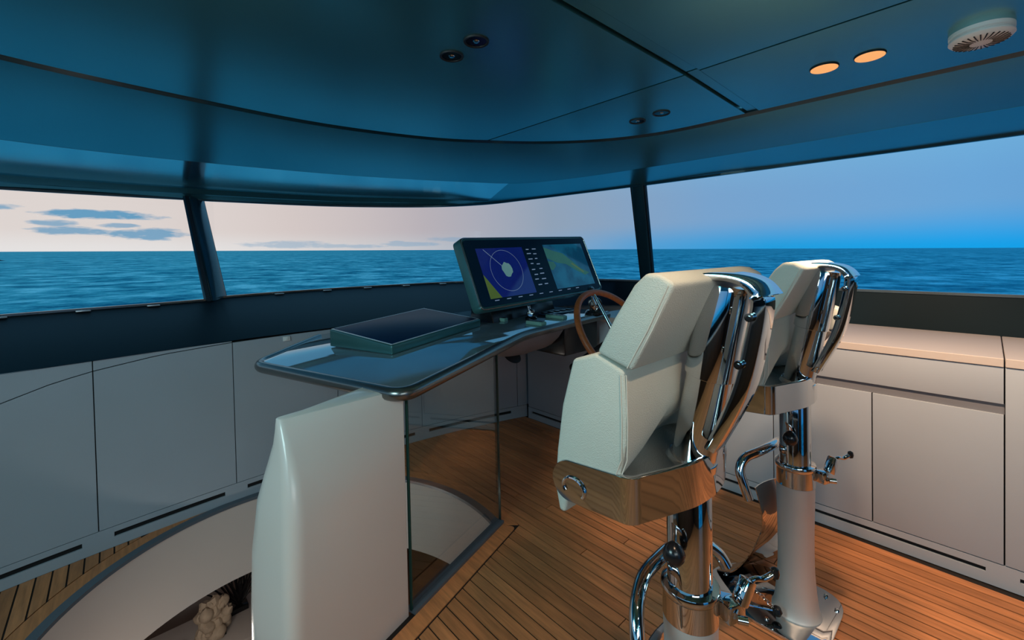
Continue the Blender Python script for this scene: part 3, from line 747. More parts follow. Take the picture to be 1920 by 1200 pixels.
# ------------------------------------------------------------------ starboard cabinets and counter
def build_side_cabinets():
    ZT = .912
    def unit(y0, y1, label, kind, name='side_cabinet'):
        ym = (y0+y1)/2; root = empty(name, (xs(ym), ym, 0)); tag(root, label, 'cabinet', 'cabinets along the starboard side')
        ox, oy = root.location.x, root.location.y
        def slab(nm, m, ya, yb, za, zb, d0, d1, bev=0.0, parent=root):
            poly = [(xs(ya)-ox+d0, ya-oy), (xs(yb)-ox+d0, yb-oy), (xs(yb)-ox+d1, yb-oy), (xs(ya)-ox+d1, ya-oy)]
            return prism(nm, poly, za, zb, m, parent, bev=bev)
        g = .0022
        slab('carcass', M['recess'], y0, y1, 0, .868, .012, .36)
        s0, s1 = y0+.05, y1-.04
        slab('plinth', M['cab'], y0, y1, 0, .046, 0, .011)
        slab('plinth', M['cab'], y0, y1, .064, .092, 0, .011)
        slab('plinth', M['cab'], y0, s0, .046, .064, 0, .011); slab('plinth', M['cab'], s1, y1, .046, .064, 0, .011)
        if kind == 'drawer':
            yd = .358
            slab('door', M['cab'], y0+g, yd-g, .096, .690, 0, .011, .0012); slab('door', M['cab'], yd+g, y1-g, .096, .690, 0, .011, .0012)
            slab('finger_channel', M['groove'], y0, y1, .690, .732, .010, .03)
            slab('drawer_front', M['cab'], y0+g, y1-g, .732, .876, 0, .011, .0012)
        elif kind == 'door':
            slab('door', M['cab'], y0+g, y1-g, .096, .876, 0, .011, .0012)
        else:
            slab('panel', M['cab'], y0+g, y1-g, .096, .876, 0, .011, .0012)
        return root
    unit(-2.58, -1.35, 'tall grey cabinet aft on the starboard side, behind the camera end', 'door')
    unit(-1.35, -.044, 'grey starboard cabinet with one full-height door, at the right edge of the photo', 'door')
    unit(-.044, .762, 'grey starboard cabinet with a wide drawer over two doors, right of the farther helm chair', 'drawer')
    unit(.762, 1.62, 'grey starboard cabinet glimpsed between the two helm chairs', 'door')
    unit(1.62, 2.585, 'plain grey starboard cabinet in the forward corner under the console end', 'panel')
    def top(y0, y1, label):
        o = empty('countertop', ((xs((y0+y1)/2)+.2), (y0+y1)/2, .872)); tag(o, label, 'countertop', 'starboard countertops')
        ox, oy = o.location.x, o.location.y
        ys = [y0+(y1-y0)*i/14 for i in range(15)]
        def xb(y):
            best = min((abs(s.y-y), s.x) for s in foot if s.x > 1.5); return best[1]-.003
        rings = [[Vector((xs(y)-.006-ox, y-oy, .006)), Vector((xs(y)-.006-ox, y-oy, .040)), Vector((xb(y)-ox, y-oy, .0402)), Vector((xb(y)-ox, y-oy, .006))] for y in ys]
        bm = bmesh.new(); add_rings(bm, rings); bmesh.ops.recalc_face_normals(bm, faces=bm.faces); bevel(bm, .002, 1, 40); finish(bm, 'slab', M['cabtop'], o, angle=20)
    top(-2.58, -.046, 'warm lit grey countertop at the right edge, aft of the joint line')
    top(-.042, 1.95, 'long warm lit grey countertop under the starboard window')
    # port side, out of frame but part of the room
    pc = empty('port_cabinet', (-1.62, -.4, 0)); tag(pc, 'dark cabinet run along the port side, outside the picture', 'cabinet')
    box('carcass', (-.2, .2, .43), (.40, 4.0, .86), M['walnut'], pc, .004); box('countertop', (-.2, .2, .885), (.44, 4.0, .04), M['cabtop'], pc, .003)
    for k in range(5): box('door', (.006, -1.4+k*.8, .48), (.012, .79, .74), M['walnut'], pc, .002)
    # after bulkhead with an open doorway to the saloon
    struct(box('wall_back', (-1.05, -2.66, 1.0), (2.0, .08, 2.1), M['walnut'])); 
    w2 = struct(box('wall_back', (1.95, -2.66, 1.0), (2.0, .08, 2.1), M['walnut']))
    struct(box('wall_back_lintel', (.45, -2.66, 2.0), (1.0, .08, .12), M['walnut']))
build_side_cabinets()

# ------------------------------------------------------------------ helm console
def zcon(x): return .869+.045*(max(x, .3)-.75)
AFT_L, KINK, AFT_R = (.752, 1.42), (1.73, 1.79), (2.505, 1.775)
def build_console():
    root = empty('helm_console', (1.5, 2.2, 0)); tag(root, 'wraparound helm console with glossy black top and dark bronze rounded edge', 'console')
    L0 = Vector(root.location)
    edge = [(.93, 2.82), (.49, 2.40), AFT_L, KINK, AFT_R]
    poly = [(.93, 2.82), (.49, 2.40), AFT_L, KINK, AFT_R, (2.505, 2.50), (2.3, yf(2.3)-.03), (1.8, yf(1.8)-.03), (1.3, yf(1.3)-.03)]
    poly = round_poly(poly, [.02, .07, .06, .10, .01, .02, 0, 0, 0])
    P = [(x-L0.x, y-L0.y) for x, y in poly]
    z0 = lambda p: zcon(p[0]+L0.x)
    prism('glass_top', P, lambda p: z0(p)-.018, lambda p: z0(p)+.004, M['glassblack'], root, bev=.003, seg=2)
    prism('underside', [(x*.97, y*.97) for x, y in P], lambda p: z0(p)-.042, lambda p: z0(p)-.018, M['white'], root)
    path = []
    pe = round_poly(edge, [0, .085, .075, .12, 0], 8)
    for x, y in pe: path.append(Vector((x-L0.x, y-L0.y, zcon(x)-.016)))
    # flattened bullnose: an oval section swept along the edge
    bm = bmesh.new(); rr = tube_rings(path, .026, 16); add_rings(bm, rr); finish(bm, 'edge_rail', M['bronze'], root)
    inner = [Vector((p.x, p.y, p.z+.0215)) for p in path]
    # instrument riser under the big display
    M4 = Matrix.Translation((2.02-L0.x, 2.25-L0.y, 0)) @ Matrix.Rotation(R(3), 4, 'Z')
    prof = [(-.10, .90), (-.06, 1.02), (.02, 1.24), (.10, 1.26), (.14, .90)]
    bm = bmesh.new(); add_prism(bm, prof, -.24, .40, 'x')
    for v in bm.verts: v.co = M4 @ v.co
    bmesh.ops.recalc_face_normals(bm, faces=bm.faces); bevel(bm, .01, 2); finish(bm, 'display_riser', M['black'], root)
    # moulded pod below the middle of the console
    rings = []
    for z, a, b, c in ((.905, 1.50, 1.76, 2.14), (.87, 1.50, 1.77, 2.14), (.82, 1.56, 1.81, 2.12), (.77, 1.64, 1.87, 2.08), (.745, 1.70, 1.92, 2.04), (.735, 1.76, 1.95, 2.02)):
        q = round_poly([(a, b+.02), (a+.10, b), (2.12, b+.05), (2.12, c+.3), (a, c+.2)], .06, 5)
        rings.append([Vector((x-L0.x, y-L0.y, z)) for x, y in q])
    loft('pod', rings, M['groove'], root)
    rec = lathe('pod_opening', [(.001, -.004), (.06, -.004), (.072, .0), (.06, .004), (.001, .004)], M['blackmatte'], root, seg=24,
                M4=Matrix.Translation((1.745-L0.x, 1.925-L0.y, .752)) @ Matrix.Rotation(R(40), 4, 'X') @ Matrix.Scale(.8, 4))
    # steering box right of the pod
    box('steering_box', (2.305-L0.x, 2.06-L0.y, .80), (.36, .44, .22), M['black'], root, .02)
    return root
build_console()

def frame_from(a, b, c):
    """orthonormal frame: x along a->b, y roughly along a->c, z normal"""
    x = (b-a).normalized(); z = x.cross(c-a).normalized(); y = z.cross(x)
    return Matrix(((x.x, y.x, z.x, a.x), (x.y, y.y, z.y, a.y), (x.z, y.z, z.z, a.z), (0, 0, 0, 1)))

def build_flat_display():
    P1 = Vector((.973, 1.936, 0)); P2 = Vector((1.675, 2.135, 0)); D = (P2-P1).normalized(); Nn = Vector((-D.y, D.x, 0))
    depth = .475; wid = (P2-P1).length
    root = empty('flat_display', (P1.x, P1.y, zcon(P1.x)+.004)); tag(root, 'low black wedge-shaped chart display lying on the port wing of the console', 'display')
    root.rotation_euler = (0, 0, math.atan2(D.y, D.x))
    sl = .045
    def zb(x): return sl*D.x*x+.0005
    a, b = .046, .092
    bm = bmesh.new()
    vs = [bm.verts.new(p) for p in ((0, 0, zb(0)), (wid, 0, zb(wid)), (wid, depth, zb(wid)), (0, depth, zb(0)), (0, 0, zb(0)+a), (wid, 0, zb(wid)+a), (wid, depth, zb(wid)+b), (0, depth, zb(0)+b))]
    for q in ((0, 1, 5, 4), (1, 2, 6, 5), (2, 3, 7, 6), (3, 0, 4, 7), (4, 5, 6, 7), (3, 2, 1, 0)): bm.faces.new([vs[i] for i in q])
    bmesh.ops.recalc_face_normals(bm, faces=bm.faces); bevel(bm, .007, 3); finish(bm, 'housing', M['housing'], root)
    A = Vector((0, 0, zb(0)+a)); B = Vector((wid, 0, zb(wid)+a)); C = Vector((0, depth, zb(0)+b))
    F = frame_from(A, B, C); W = (B-A).length; Hh = (C-A).length
    box('glass', (W/2, Hh/2, .0015), (W-.036, Hh-.036, .005), M['displaytop'], root, .001, F)
    for nm, c, s in (('edge_strip', (W/2, .012, .001), (W-.014, .005, .005)), ('edge_strip', (W/2, Hh-.012, .001), (W-.014, .005, .005)), ('edge_strip', (.012, Hh/2, .001), (.005, Hh-.030, .005)), ('edge_strip', (W-.012, Hh/2, .001), (.005, Hh-.030, .005))):
        box(nm, c, s, M['clip'], root, .001, F)
build_flat_display()

# ------------------------------------------------------------------ big double display
def screen_material(name, kind):
    m = bpy.data.materials.new(name); m.use_nodes = True; nt = m.node_tree; N = nt.nodes; L = nt.links
    b = N['Principled BSDF']; b.inputs['Roughness'].default_value = .08; b.inputs['Base Color'].default_value = (.004, .006, .012, 1)
    tc = N.new('ShaderNodeTexCoord'); sep = N.new('ShaderNodeSeparateXYZ'); L.new(tc.outputs['Object'], sep.inputs[0])
    nz = N.new('ShaderNodeTexNoise'); nz.inputs['Scale'].default_value = 14 if kind == 'radar' else 7; nz.inputs['Detail'].default_value = 3; L.new(tc.outputs['Object'], nz.inputs['Vector'])
    rp = N.new('ShaderNodeValToRGB'); e = rp.color_ramp.elements
    if kind == 'radar': e[0].color = lin(14, 26, 104); e[1].color = lin(18, 34, 122)
    elif kind == 'chart':
        e[0].position = .42; e[0].color = lin(12, 74, 108); e[1].position = .58; e[1].color = lin(20, 100, 136)
    elif kind == 'land': e[0].color = lin(74, 104, 40); e[1].color = lin(100, 126, 56)
    elif kind == 'echo': e[0].color = lin(84, 140, 150); e[1].color = lin(130, 176, 170)
    elif kind == 'line': e[0].color = lin(120, 150, 190); e[1].color = lin(150, 175, 205)
    elif kind == 'shore': e[0].color = lin(30, 84, 78); e[1].color = lin(56, 118, 92)
    L.new(nz.outputs[0], rp.inputs[0]); L.new(rp.outputs[0], b.inputs['Emission Color']); b.inputs['Emission Strength'].default_value = .5
    return m
def build_monitor():
    BL = Vector((1.467, 1.85, 1.087)); BR = Vector((2.600, 1.93, 1.115)); TL = Vector((1.440, 1.985, 1.42))
    up = Vector((-.01, .135, .335)); 
    F = frame_from(BL, BR, BL+up); W = (BR-BL).length; H = up.length
    root = bpy.data.objects.new('helm_display', None); COL.objects.link(root); root.matrix_world = F; root.empty_display_size = .1
    tag(root, 'wide black helm display with radar picture and sea chart, above the console', 'display')
    # housing: rounded slab behind the glass
    q = round_poly([(-.03, -.03), (W+.03, -.03), (W+.03, H+.03), (-.03, H+.03)], .035, 6)
    rings = []
    for z, s in ((.010, -.004), (.012, .0), (.004, .004), (-.055, .004), (-.075, -.02), (-.082, -.05)):
        rings.append([Vector((W/2+(x-W/2)*(1+2*s/W), H/2+(y-H/2)*(1+2*s/H), z)) for x, y in q])
    loft('housing', rings, M['housing'], root)
    qi = round_poly([(-.018, -.018), (W+.018, -.018), (W+.018, H+.018), (-.018, H+.018)], .028, 6)
    prism('glass', qi, .0122, .0145, M['screen'], root)
    tube('bezel_rim', [Vector((x, y, .012)) for x, y in q], .0045, M['bronze'], root, 8, True)
    z = .0150
    def plate(nm, poly, m, zz=z, parent=root):
        bm = bmesh.new(); add_prism(bm, poly, zz, zz+.0006); return finish(bm, nm, m, parent, smooth=False)
    u = lambda a, b: (a*W, b*H)
    rad = plate('radar_screen', [u(.05, .06), u(.395, .06), u(.395, .90), u(.05, .90)], screen_material('radar_blue', 'radar'))
    cxr, cyr, rr = .225*W, .50*H, .36*H
    circ = lambda r, n=48: [(cxr+r*math.cos(2*math.pi*k/n), cyr+r*math.sin(2*math.pi*k/n)) for k in range(n)]
    ml = screen_material('radar_line', 'line')
    for r in (rr,):
        bm = bmesh.new(); o = circ(r); i = circ(r-.0018)
        add_rings(bm, [[Vector((a[0], a[1], z+.0007)), Vector((b[0], b[1], z+.0007)), Vector((b[0], b[1], z+.0010)), Vector((a[0], a[1], z+.0010))] for a, b in zip(o, i)], loop=True)
        finish(bm, 'range_ring', ml, rad, smooth=False)
    bm = bmesh.new()
    a = Vector((cxr, cyr, 0)); b = Vector((.10*W, .88*H, 0)); d = (b-a).normalized(); nn = Vector((-d.y, d.x, 0))*.0015
    add_prism(bm, [(a+nn)[:2], (b+nn)[:2], (b-nn)[:2], (a-nn)[:2]], z+.0007, z+.0010); finish(bm, 'heading_line', ml, rad, smooth=False)
    rnd = random.Random(9)
    blob = [(cxr+.004*W+(.085+.02*rnd.random())*H*math.cos(t*.4488)*1.25, cyr+.02*H+(.10+.05*rnd.random())*H*math.sin(t*.4488)) for t in range(14)]
    plate('echo', blob, screen_material('radar_echo', 'echo'), z+.0011, rad)
    plate('land_patch', [u(.05, .06), u(.130, .06), u(.05, .46)], screen_material('chart_land', 'land'), z+.0008, rad)
    bm = bmesh.new()
    for row in range(8):
        for c in range(2):
            x = (.425+.055*c+rnd.uniform(-.006, .006))*W; y = (.86-.095*row+rnd.uniform(-.01, .01))*H; w = rnd.uniform(.018, .036)*W
            add_box(bm, (x+w/2, y, z+.0004), (w, .016*H, .0008))
    for k in range(9):
        add_box(bm, ((.09+.085*k)*W, (.028)*H, z+.0004), (.03*W, .012*H, .0008))
    ro = finish(bm, 'readouts', screen_material('readout_text', 'line'), root, smooth=False); ro['kind'] = 'stuff'
    ch = plate('chart_screen', [u(.58, .06), u(.97, .06), u(.97, .93), u(.58, .93)], screen_material('chart_water', 'chart'))
    msh = screen_material('chart_shore', 'shore')
    plate('shoreline', [u(.58, .88), u(.66, .80), u(.74, .74), u(.80, .60), u(.88, .40), u(.95, .30), u(.90, .26), u(.82, .38), u(.74, .52), u(.66, .56), u(.58, .66)], msh, z+.0008, ch)
    plate('shoreline', [u(.58, .60), u(.63, .58), u(.64, .50), u(.60, .42), u(.58, .44)], msh, z+.0008, ch)
    plate('chart_land', [u(.79, .52), u(.805, .53), u(.90, .33), u(.885, .32)], screen_material('chart_land2', 'land'), z+.0010, ch)
build_monitor()

def build_controls():
    def keypad(a, b, w, label):
        A = Vector(a); B = Vector(b); c = (A+B)/2; z = zcon(c.x)+.004
        d = B-A; ang = math.atan2(d.y, d.x)
        o = empty('keypad', (c.x, c.y, z), ang); tag(o, label, 'keypad', 'control keypads on the console')
        box('base', (0, 0, .010), (d.length, w, .020), M['keypad'], o, .003)
        box('pad', (0, 0, .021), (d.length-.006, w-.006, .004), M['keypad'], o, .001)
        n = 4
        for k in range(n): box('key', ((k-(n-1)/2)*d.length/n*.95, 0, .0242), (d.length/n*.72, w*.6, .003), M['black'], o, .0008)
    keypad((1.845, 2.26), (1.875, 2.12), .040, 'small pale keypad under the left end of the helm display')
    keypad((1.895, 1.935), (1.905, 1.81), .050, 'pale keypad nearest the console edge, right of the flat display')
    keypad((2.125, 1.985), (2.135, 1.84), .046, 'pale green keypad on the console beside the steering wheel')
    # throttle with a hooped handle
    def throttle(x, y, s, label, rz):
        z = zcon(x)+.004
        o = empty('throttle_lever', (x, y, z), rz); o.scale = (s, s, s); tag(o, label, 'throttle', 'throttle levers')
        lathe('base', [(.001, 0), (.06, 0), (.06, .010), (.05, .022), (.03, .026), (.001, .027)], M['black'], o, seg=24)
        bm = bmesh.new()
        bmesh.ops.create_cone(bm, cap_ends=True, segments=28, radius1=.042, radius2=.042, depth=.05, matrix=Matrix.Translation((0, 0, .055)) @ Matrix.Rotation(R(90), 4, 'Y'))
        bevel(bm, .006, 2, 50); finish(bm, 'pivot_drum', M['black'], o)
        for sx in (-1, 1):
            pth = smooth_path([(sx*.034, 0, .055), (sx*.036, .015, .09), (sx*.036, .020, .120), (sx*.030, .022, .140)], 5)
            tube('lever_arm', pth, .009, M['chrome'], o, 10)
        tube('grip', [(-.052, .022, .142), (-.034, .022, .144), (.034, .022, .144), (.052, .022, .142)], [.012, .019, .019, .012], M['black'], o, 14)
        for sx in (-1, 1):
            lathe('drum_cap', [(.001, 0), (.030, 0), (.028, .006), (.001, .008)], M['chrome'], o, seg=20, M4=Matrix.Translation((sx*.026, 0, .055)) @ Matrix.Rotation(R(90*sx), 4, 'Y'))
    throttle(2.03, 2.045, .68, 'small chrome throttle lever just below the middle of the helm display', R(35))
    throttle(2.40, 1.80, 1.15, 'large chrome and black throttle lever behind the steering wheel', R(40))
    # dark switch panel
    p = empty('control_panel', (2.30, 2.06, zcon(2.3)+.004)); tag(p, 'flat dark control panel set into the console right of the small throttle', 'control panel')
    box('plate', (0, 0, .004), (.34, .14, .008), M['screen'], p, .002)
    for k in range(5): box('switch', (-.13+.065*k, 0, .011), (.022, .04, .008), M['black'], p, .002)
build_controls()

def build_wheel():
    C = Vector((2.125, 1.43, .880)); ax = Vector((.0, -.80, .60)).normalized(); RW = .30
    e1 = Vector((1, 0, 0)); e2 = ax.cross(e1).normalized()
    root = empty('steering_wheel', C); tag(root, 'brown wooden rimmed steering wheel ahead of the farther helm chair', 'steering wheel')
    P = lambda a, r, d=0: e1*r*math.cos(a)+e2*r*math.sin(a)+ax*d
    tube('rim', [P(2*math.pi*k/56, RW) for k in range(56)], .0185, M['wheelwood'], root, 14, True)
    for k in range(3):
        a = R(90+120*k); tube('spoke', [P(a, .03, -.02), P(a, .12, -.012), P(a, RW-.008, 0)], [.012, .010, .009], M['chrome'], root, 10)
    Mx = Matrix(((e1.x, e2.x, ax.x, 0), (e1.y, e2.y, ax.y, 0), (e1.z, e2.z, ax.z, 0), (0, 0, 0, 1)))
    lathe('hub', [(.001, -.06), (.04, -.06), (.045, -.02), (.042, .005), (.025, .014), (.001, .016)], M['chrome'], root, seg=28, M4=Mx)
    tube('column', [P(0, 0, -.05), P(0, 0, -.42)], [.026, .036], M['black'], root, 20)
build_wheel()

# ------------------------------------------------------------------ white pedestal and glass balustrade
def build_pedestal():
    root = empty('console_pedestal', (.60, 1.5, 0)); tag(root, 'white moulded pedestal carrying the port end of the console at the stairwell edge', 'pedestal')
    L0 = Vector(root.location)
    lev = [(-.40, (.325, 1.335), (.29, 1.56), .20), (0, (.325, 1.335), (.280, 1.556), .20), (.15, (.333, 1.339), (.277, 1.560), .20), (.27, (.340, 1.345), (.279, 1.565), .20), (.42, (.349, 1.365), (.290, 1.588), .20),
           (.57, (.360, 1.398), (.310, 1.598), .18), (.66, (.366, 1.435), (.333, 1.595), .13), (.75, (.372, 1.490), (.356, 1.590), .07), (.80, (.374, 1.525), (.367, 1.585), .03), (.832, (.378, 1.546), (.372, 1.580), .012)]
    rings = []
    for z, A, B, t in lev:
        G = (.786, 1.479)
        q = [G, A, B, (B[0]+.10, B[1]+t), (.70, B[1]+t+.02), (.786, B[1]+t-.02)]
        r = min(.05, t*.8+.006)
        q = round_poly(q, [.004, min(.05, .018+t*.2), r, r, r, r], 8)
        rings.append([Vector((x-L0.x, y-L0.y, z+(.028*max(0, min(1, (x-.42)/.22))**1.5 if z > .79 else 0))) for x, y in q])
    # rounded shoulder
    top = rings[-1]; c = sum(top, Vector())/len(top)
    rings.append([p+Vector(((c-p).x*.02, (c-p).y*.25, .004)) for p in top])
    loft('shell', rings, M['white'], root, angle=50)
    # glass
    g = empty('glass_balustrade', (1.1, 1.577, 0)); tag(g, 'clear glass balustrade panel between the white pedestal and the teak floor', 'balustrade')
    G0 = Vector(g.location)
    a = Vector((.797, 1.482, 0)); b = Vector((1.412, 1.674, 0)); d = (b-a).normalized(); n = Vector((-d.y, d.x, 0))
    def slab(nm, p, q, t, z0, z1, m):
        bm = bmesh.new(); v = []
        f = lambda z, s: z(s) if callable(z) else z
        r = []
        for s, pt in ((0, p), (1, q)):
            r.append([pt-n*t/2+Vector((0, 0, z0)), pt+n*t/2+Vector((0, 0, z0)), pt+n*t/2+Vector((0, 0, z1[s])), pt-n*t/2+Vector((0, 0, z1[s]))])
        add_rings(bm, r)
        for vv in bm.verts: vv.co -= G0
        return finish(bm, nm, m, g, smooth=False)
    slab('pane', a+d*.0045, b-d*.0045, .012, .006, (.832, .858), M['clear'])
    slab('edge', a, a+d*.0045, .0125, .006, (.832, .832), M['glassedge'])
    slab('edge', b-d*.0045, b, .0125, .006, (.858, .858), M['glassedge'])
    o = slab('bottom_channel', a, b, .045, -.002, (.012, .012), M['rim']); 
build_pedestal()

# ------------------------------------------------------------------ helm seats
def build_seat(sx, sy, label, armrest, turned):
    root = empty('helm_chair', (sx, sy, 0)); tag(root, label, 'chair', 'helm chairs')
    # floor plate
    q = round_poly([(-.165, -.125), (.19, -.125), (.19, .13), (.06, .30), (-.13, .30), (-.165, .12)], [.09, .11, .10, .10, .08, .06], 6)
    bp = prism('base_plate', q, 0.0005, .012, M['chrome'], root, bev=.002, seg=2)
    for p in ((.155, -.06), (.10, -.105), (-.10, -.10), (.14, .07), (-.13, .06), (.02, .26)):
        lathe('bolt', [(.008, .012), (.008, .016), (.005, .019), (.0005, .0195)], M['chrome'], bp, (p[0], p[1], 0), 10)
    prof = [(.080, .012), (.080, .016), (.075, .022), (.0695, .05), (.064, .10), (.059, .17), (.0575, .25), (.058, .33), (.060, .41), (.0615, .48), (.0615, .488), (.058, .490)]
    lathe('pedestal', prof, M['satin'], root, seg=40)
    lathe('lower_collar', [(.060, .488), (.0625, .490), (.0625, .548), (.060, .550)], M['chrome'], root, seg=40)
    col = lathe('clamp_ring', [(.055, .550), (.0645, .551), (.0665, .554), (.0665, .564), (.0645, .568), (.054, .569)], M['chrome'], root, seg=40)
    lathe('post', [(.0505, .40), (.0505, .84), (.048, .845)], M['chrome'], root, seg=40)
    # clamp block with levers, on the after starboard side
    cl = box('clamp_block', (0, 0, 0), (.050, .034, .044), M['chrome'], root, .005, Matrix.Translation((.035, -.082, .530)) @ Matrix.Rotation(R(-22), 4, 'Z'))
    box('clamp_jaw', (0, 0, 0), (.030, .030, .060), M['chrome'], cl, .006, Matrix.Translation((.062, -.098, .566)) @ Matrix.Rotation(R(-22), 4, 'Z') @ Matrix.Rotation(R(30), 4, 'Y'))
    tube('clamp_bolt', [(.02, -.10, .526), (.03, -.118, .526)], .009, M['chrome'], cl, 12)
    tube('clamp_lever', smooth_path([(.055, -.092, .575), (.085, -.112, .59), (.11, -.125, .585), (.13, -.14, .595)], 4), [.006]*8+[.007]*5, M['chrome'], root, 10)
    lathe('lever_knob', [(.001, -.014), (.008, -.010), (.010, 0), (.008, .010), (.001, .014)], M['black'], root, (.132, -.142, .596), 14)
    # ball-ended height lever under the seat
    tube('height_lever', [(-.01, .035, .735), (-.06, .006, .712), (-.085, -.006, .690)], .0055, M['chrome'], root, 10)
    lathe('ball_knob', [(.001, -.026), (.013, -.022), (.022, -.010), (.0245, .002), (.019, .016), (.009, .025), (.001, .028)], M['black'], root, (-.094, -.010, .684), 22)
    # footrest hoop
    if turned:
        hp = [(.17, .045, .50), (.168, .05, .535), (.14, .062, .575), (.07, .072, .600), (0, .075, .605), (-.09, .095, .602), (-.145, .122, .588), (-.174, .130, .552), (-.180, .115, .505), (-.176, .100, .455)]
    else:
        hp = [(.208, -.002, .50), (.198, .02, .535), (.15, .055, .57), (.06, .074, .585), (0, .076, .588), (-.08, .073, .583), (-.14, .055, .56), (-.175, .035, .52), (-.190, .02, .46), (-.195, .012, .40)]
    tube('footrest_hoop', smooth_path(hp, 6), .0165, M['chrome'], root, 16)
    # swept kick plate from the hoop to the floor
    zt, fi = (.46, R(25)) if turned else (.395, 0)
    prf = smooth_path([(0, .062, zt), (0, .052, .37), (0, .055, .30), (0, .080, .215), (0, .125, .125), (0, .175, .062), (0, .255, .014)], 6)
    rings = []
    wd = [.125, .105, .102, .118, .130, .140, .130]
    for i, p in enumerate(prf):
        t = i/(len(prf)-1)*(len(wd)-1); k = min(int(t), len(wd)-2); w = wd[k]+(wd[k+1]-wd[k])*(t-k)
        tg = (prf[min(i+1, len(prf)-1)]-prf[max(i-1, 0)]).normalized(); nn = Vector((0, -tg.z, tg.y))
        bul = .028 if p.z > .1 else .028*p.z/.1
        q = [Vector((x, p.y+bul*(1-(x/w)**2), p.z))+nn*o for (x, o) in [(-w+2*w*q/8, .002) for q in range(9)]+[(w-2*w*q/8, -.002) for q in range(9)]]
        rings.append([Vector((v.x*math.cos(fi)+v.y*math.sin(fi), -v.x*math.sin(fi)+v.y*math.cos(fi), v.z)) for v in q])
    loft('kick_plate', rings, M['chrome'], root)
    tube('pin_lever', [(-.24, .17, .085), (-.12, .045, .050)], .0042, M['chrome'], root, 8)
    lathe('pin_knob', [(.001, -.018), (.012, -.013), (.0175, 0), (.012, .013), (.001, .018)], M['black'], root, (-.108, .032, .047), 16)
    bm = bmesh.new()
    for k in range(11):
        t = k/10; p = Vector((-.19+.07*t, .14-.10*t, .135-.075*t*t)); 
        a = Vector((1, -1, -.5)).normalized(); b = (Vector((0, 0, 1)) if k % 2 else Vector((1, 1, 0)).normalized())
        add_tube(bm, [p+a*.009*math.cos(2*math.pi*j/10)+b*.005*math.sin(2*math.pi*j/10) for j in range(10)], .0014, 5, True)
    c = finish(bm, 'chain', M['chrome'], root); c['kind'] = 'stuff'
    # wrap-round chrome band of the seat pan
    half = smooth_path([(0, -.058, 0), (.07, -.050, 0), (.135, -.028, 0)], 6)
    corner = [Vector((.205-.04*0+.03*math.sin(R(a)), .030-.03*math.cos(R(a)), 0)) for a in range(10, 91, 10)]
    arm = [Vector((.235, .030+(.185)*t/10, 0)) for t in range(1, 11)]
    right = half+corner+arm
    left = [Vector((-p.x, p.y, 0)) for p in right[::-1]]
    line = left[:-1]+right
    S = [0]
    for a, b in zip(line, line[1:]): S.append(S[-1]+(b-a).length)
    Lt = S[-1]; rings = []
    extra = .048
    pts = []
    for i, p in enumerate(line):
        s = min(S[i], Lt-S[i]); pts.append((p, s, i))
    def zr(p, s):
        zt, zbm = .897-.10*max(0, p.y-.03)-.10*max(0, .02-p.y)*0, .797-.08*max(0, p.y-.03)
        zc_, hh = (zt+zbm)/2, (zt-zbm)/2
        if s < extra: hh *= max(.18, math.sqrt(max(0, 1-((extra-s)/extra)**2)))
        return zc_-hh, zc_+hh
    # finer sampling near the ends
    fine = []
    for i in range(len(line)-1):
        near = min(S[i], Lt-S[i+1]) < extra
        k = 4 if near else 1
        for j in range(k): fine.append((line[i].lerp(line[i+1], j/k), S[i]+(S[i+1]-S[i])*j/k))
    fine.append((line[-1], Lt))
    for i, (p, s) in enumerate(fine):
        t = (fine[min(i+1, len(fine)-1)][0]-fine[max(i-1, 0)][0]).normalized(); nn = Vector((t.y, -t.x, 0))
        z0, z1 = zr(p, min(s, Lt-s)); e = .003
        rings.append([p+nn*.0+Vector((0, 0, z0)), p+nn*.004+Vector((0, 0, z0+e)), p+nn*.004+Vector((0, 0, z1-e)), p+Vector((0, 0, z1)), p-nn*.006+Vector((0, 0, z1)), p-nn*.006+Vector((0, 0, z0))])
    band = loft('seat_band', rings, M['chrome'], root, angle=50)
    for s in (-1, 1):
        pth = [Vector((s*.2405, .150+.030*math.cos(R(a)), .825+.022*math.sin(R(a)))) for a in range(-35, 216, 10)]
        tube('badge', pth, .0040, M['chrome'], band, 8)
    pan = [(-.228, .19), (-.228, .03), (-.13, -.022), (0, -.05), (.13, -.022), (.228, .03), (.228, .19)]
    prism('seat_pan', pan, .806, lambda p: .872-.07*max(0, p[1]-.03), M['chrome'], root, bev=.003, seg=1)
    # lower bolster cushion (its seat flips up against the lumbar)
    def bolster(x):
        t = max(0, min(1, (abs(x)-.05)/.16)); lift = .085*(1-t)
        return [(.018, 1.112), (.088, 1.138), (.152, 1.116), (.186, 1.004), (.204, .897), (.213, .810), (.200, .752), (.182, .752), (.170, .812), (.140, .865), (.034, .882+lift), (.016, .960+lift*.5), (.014, 1.03)]
    bm = bmesh.new(); add_rings(bm, [[Vector((x, y, z)) for y, z in bolster(x)] for x in (-.236, -.14, -.05, .05, .14, .236)]); bmesh.ops.recalc_face_normals(bm, faces=bm.faces); bevel(bm, .011, 3, 32)
    lc = finish(bm, 'bolster_cushion', M['leather'], root, angle=60)
    for dx, dy in ((.0, .0), (.010, .0)):
        tube('seam', [(-.2365+dx*.6, .0155+.010-dx, 1.104), (-.2375+dx*.6, .0235-dx, 1.0), (-.2372+dx*.6, .026-dx, .93), (-.236+dx*.6, .044-dx, .885)], .0012, M['stitch'], lc, 6)
    # upper backrest cushion, leaning aft
    prof = [(.001, 1.114), (.087, 1.140), (.040, 1.220), (-.006, 1.288), (-.032, 1.312), (-.062, 1.309), (-.093, 1.292), (-.046, 1.200)]
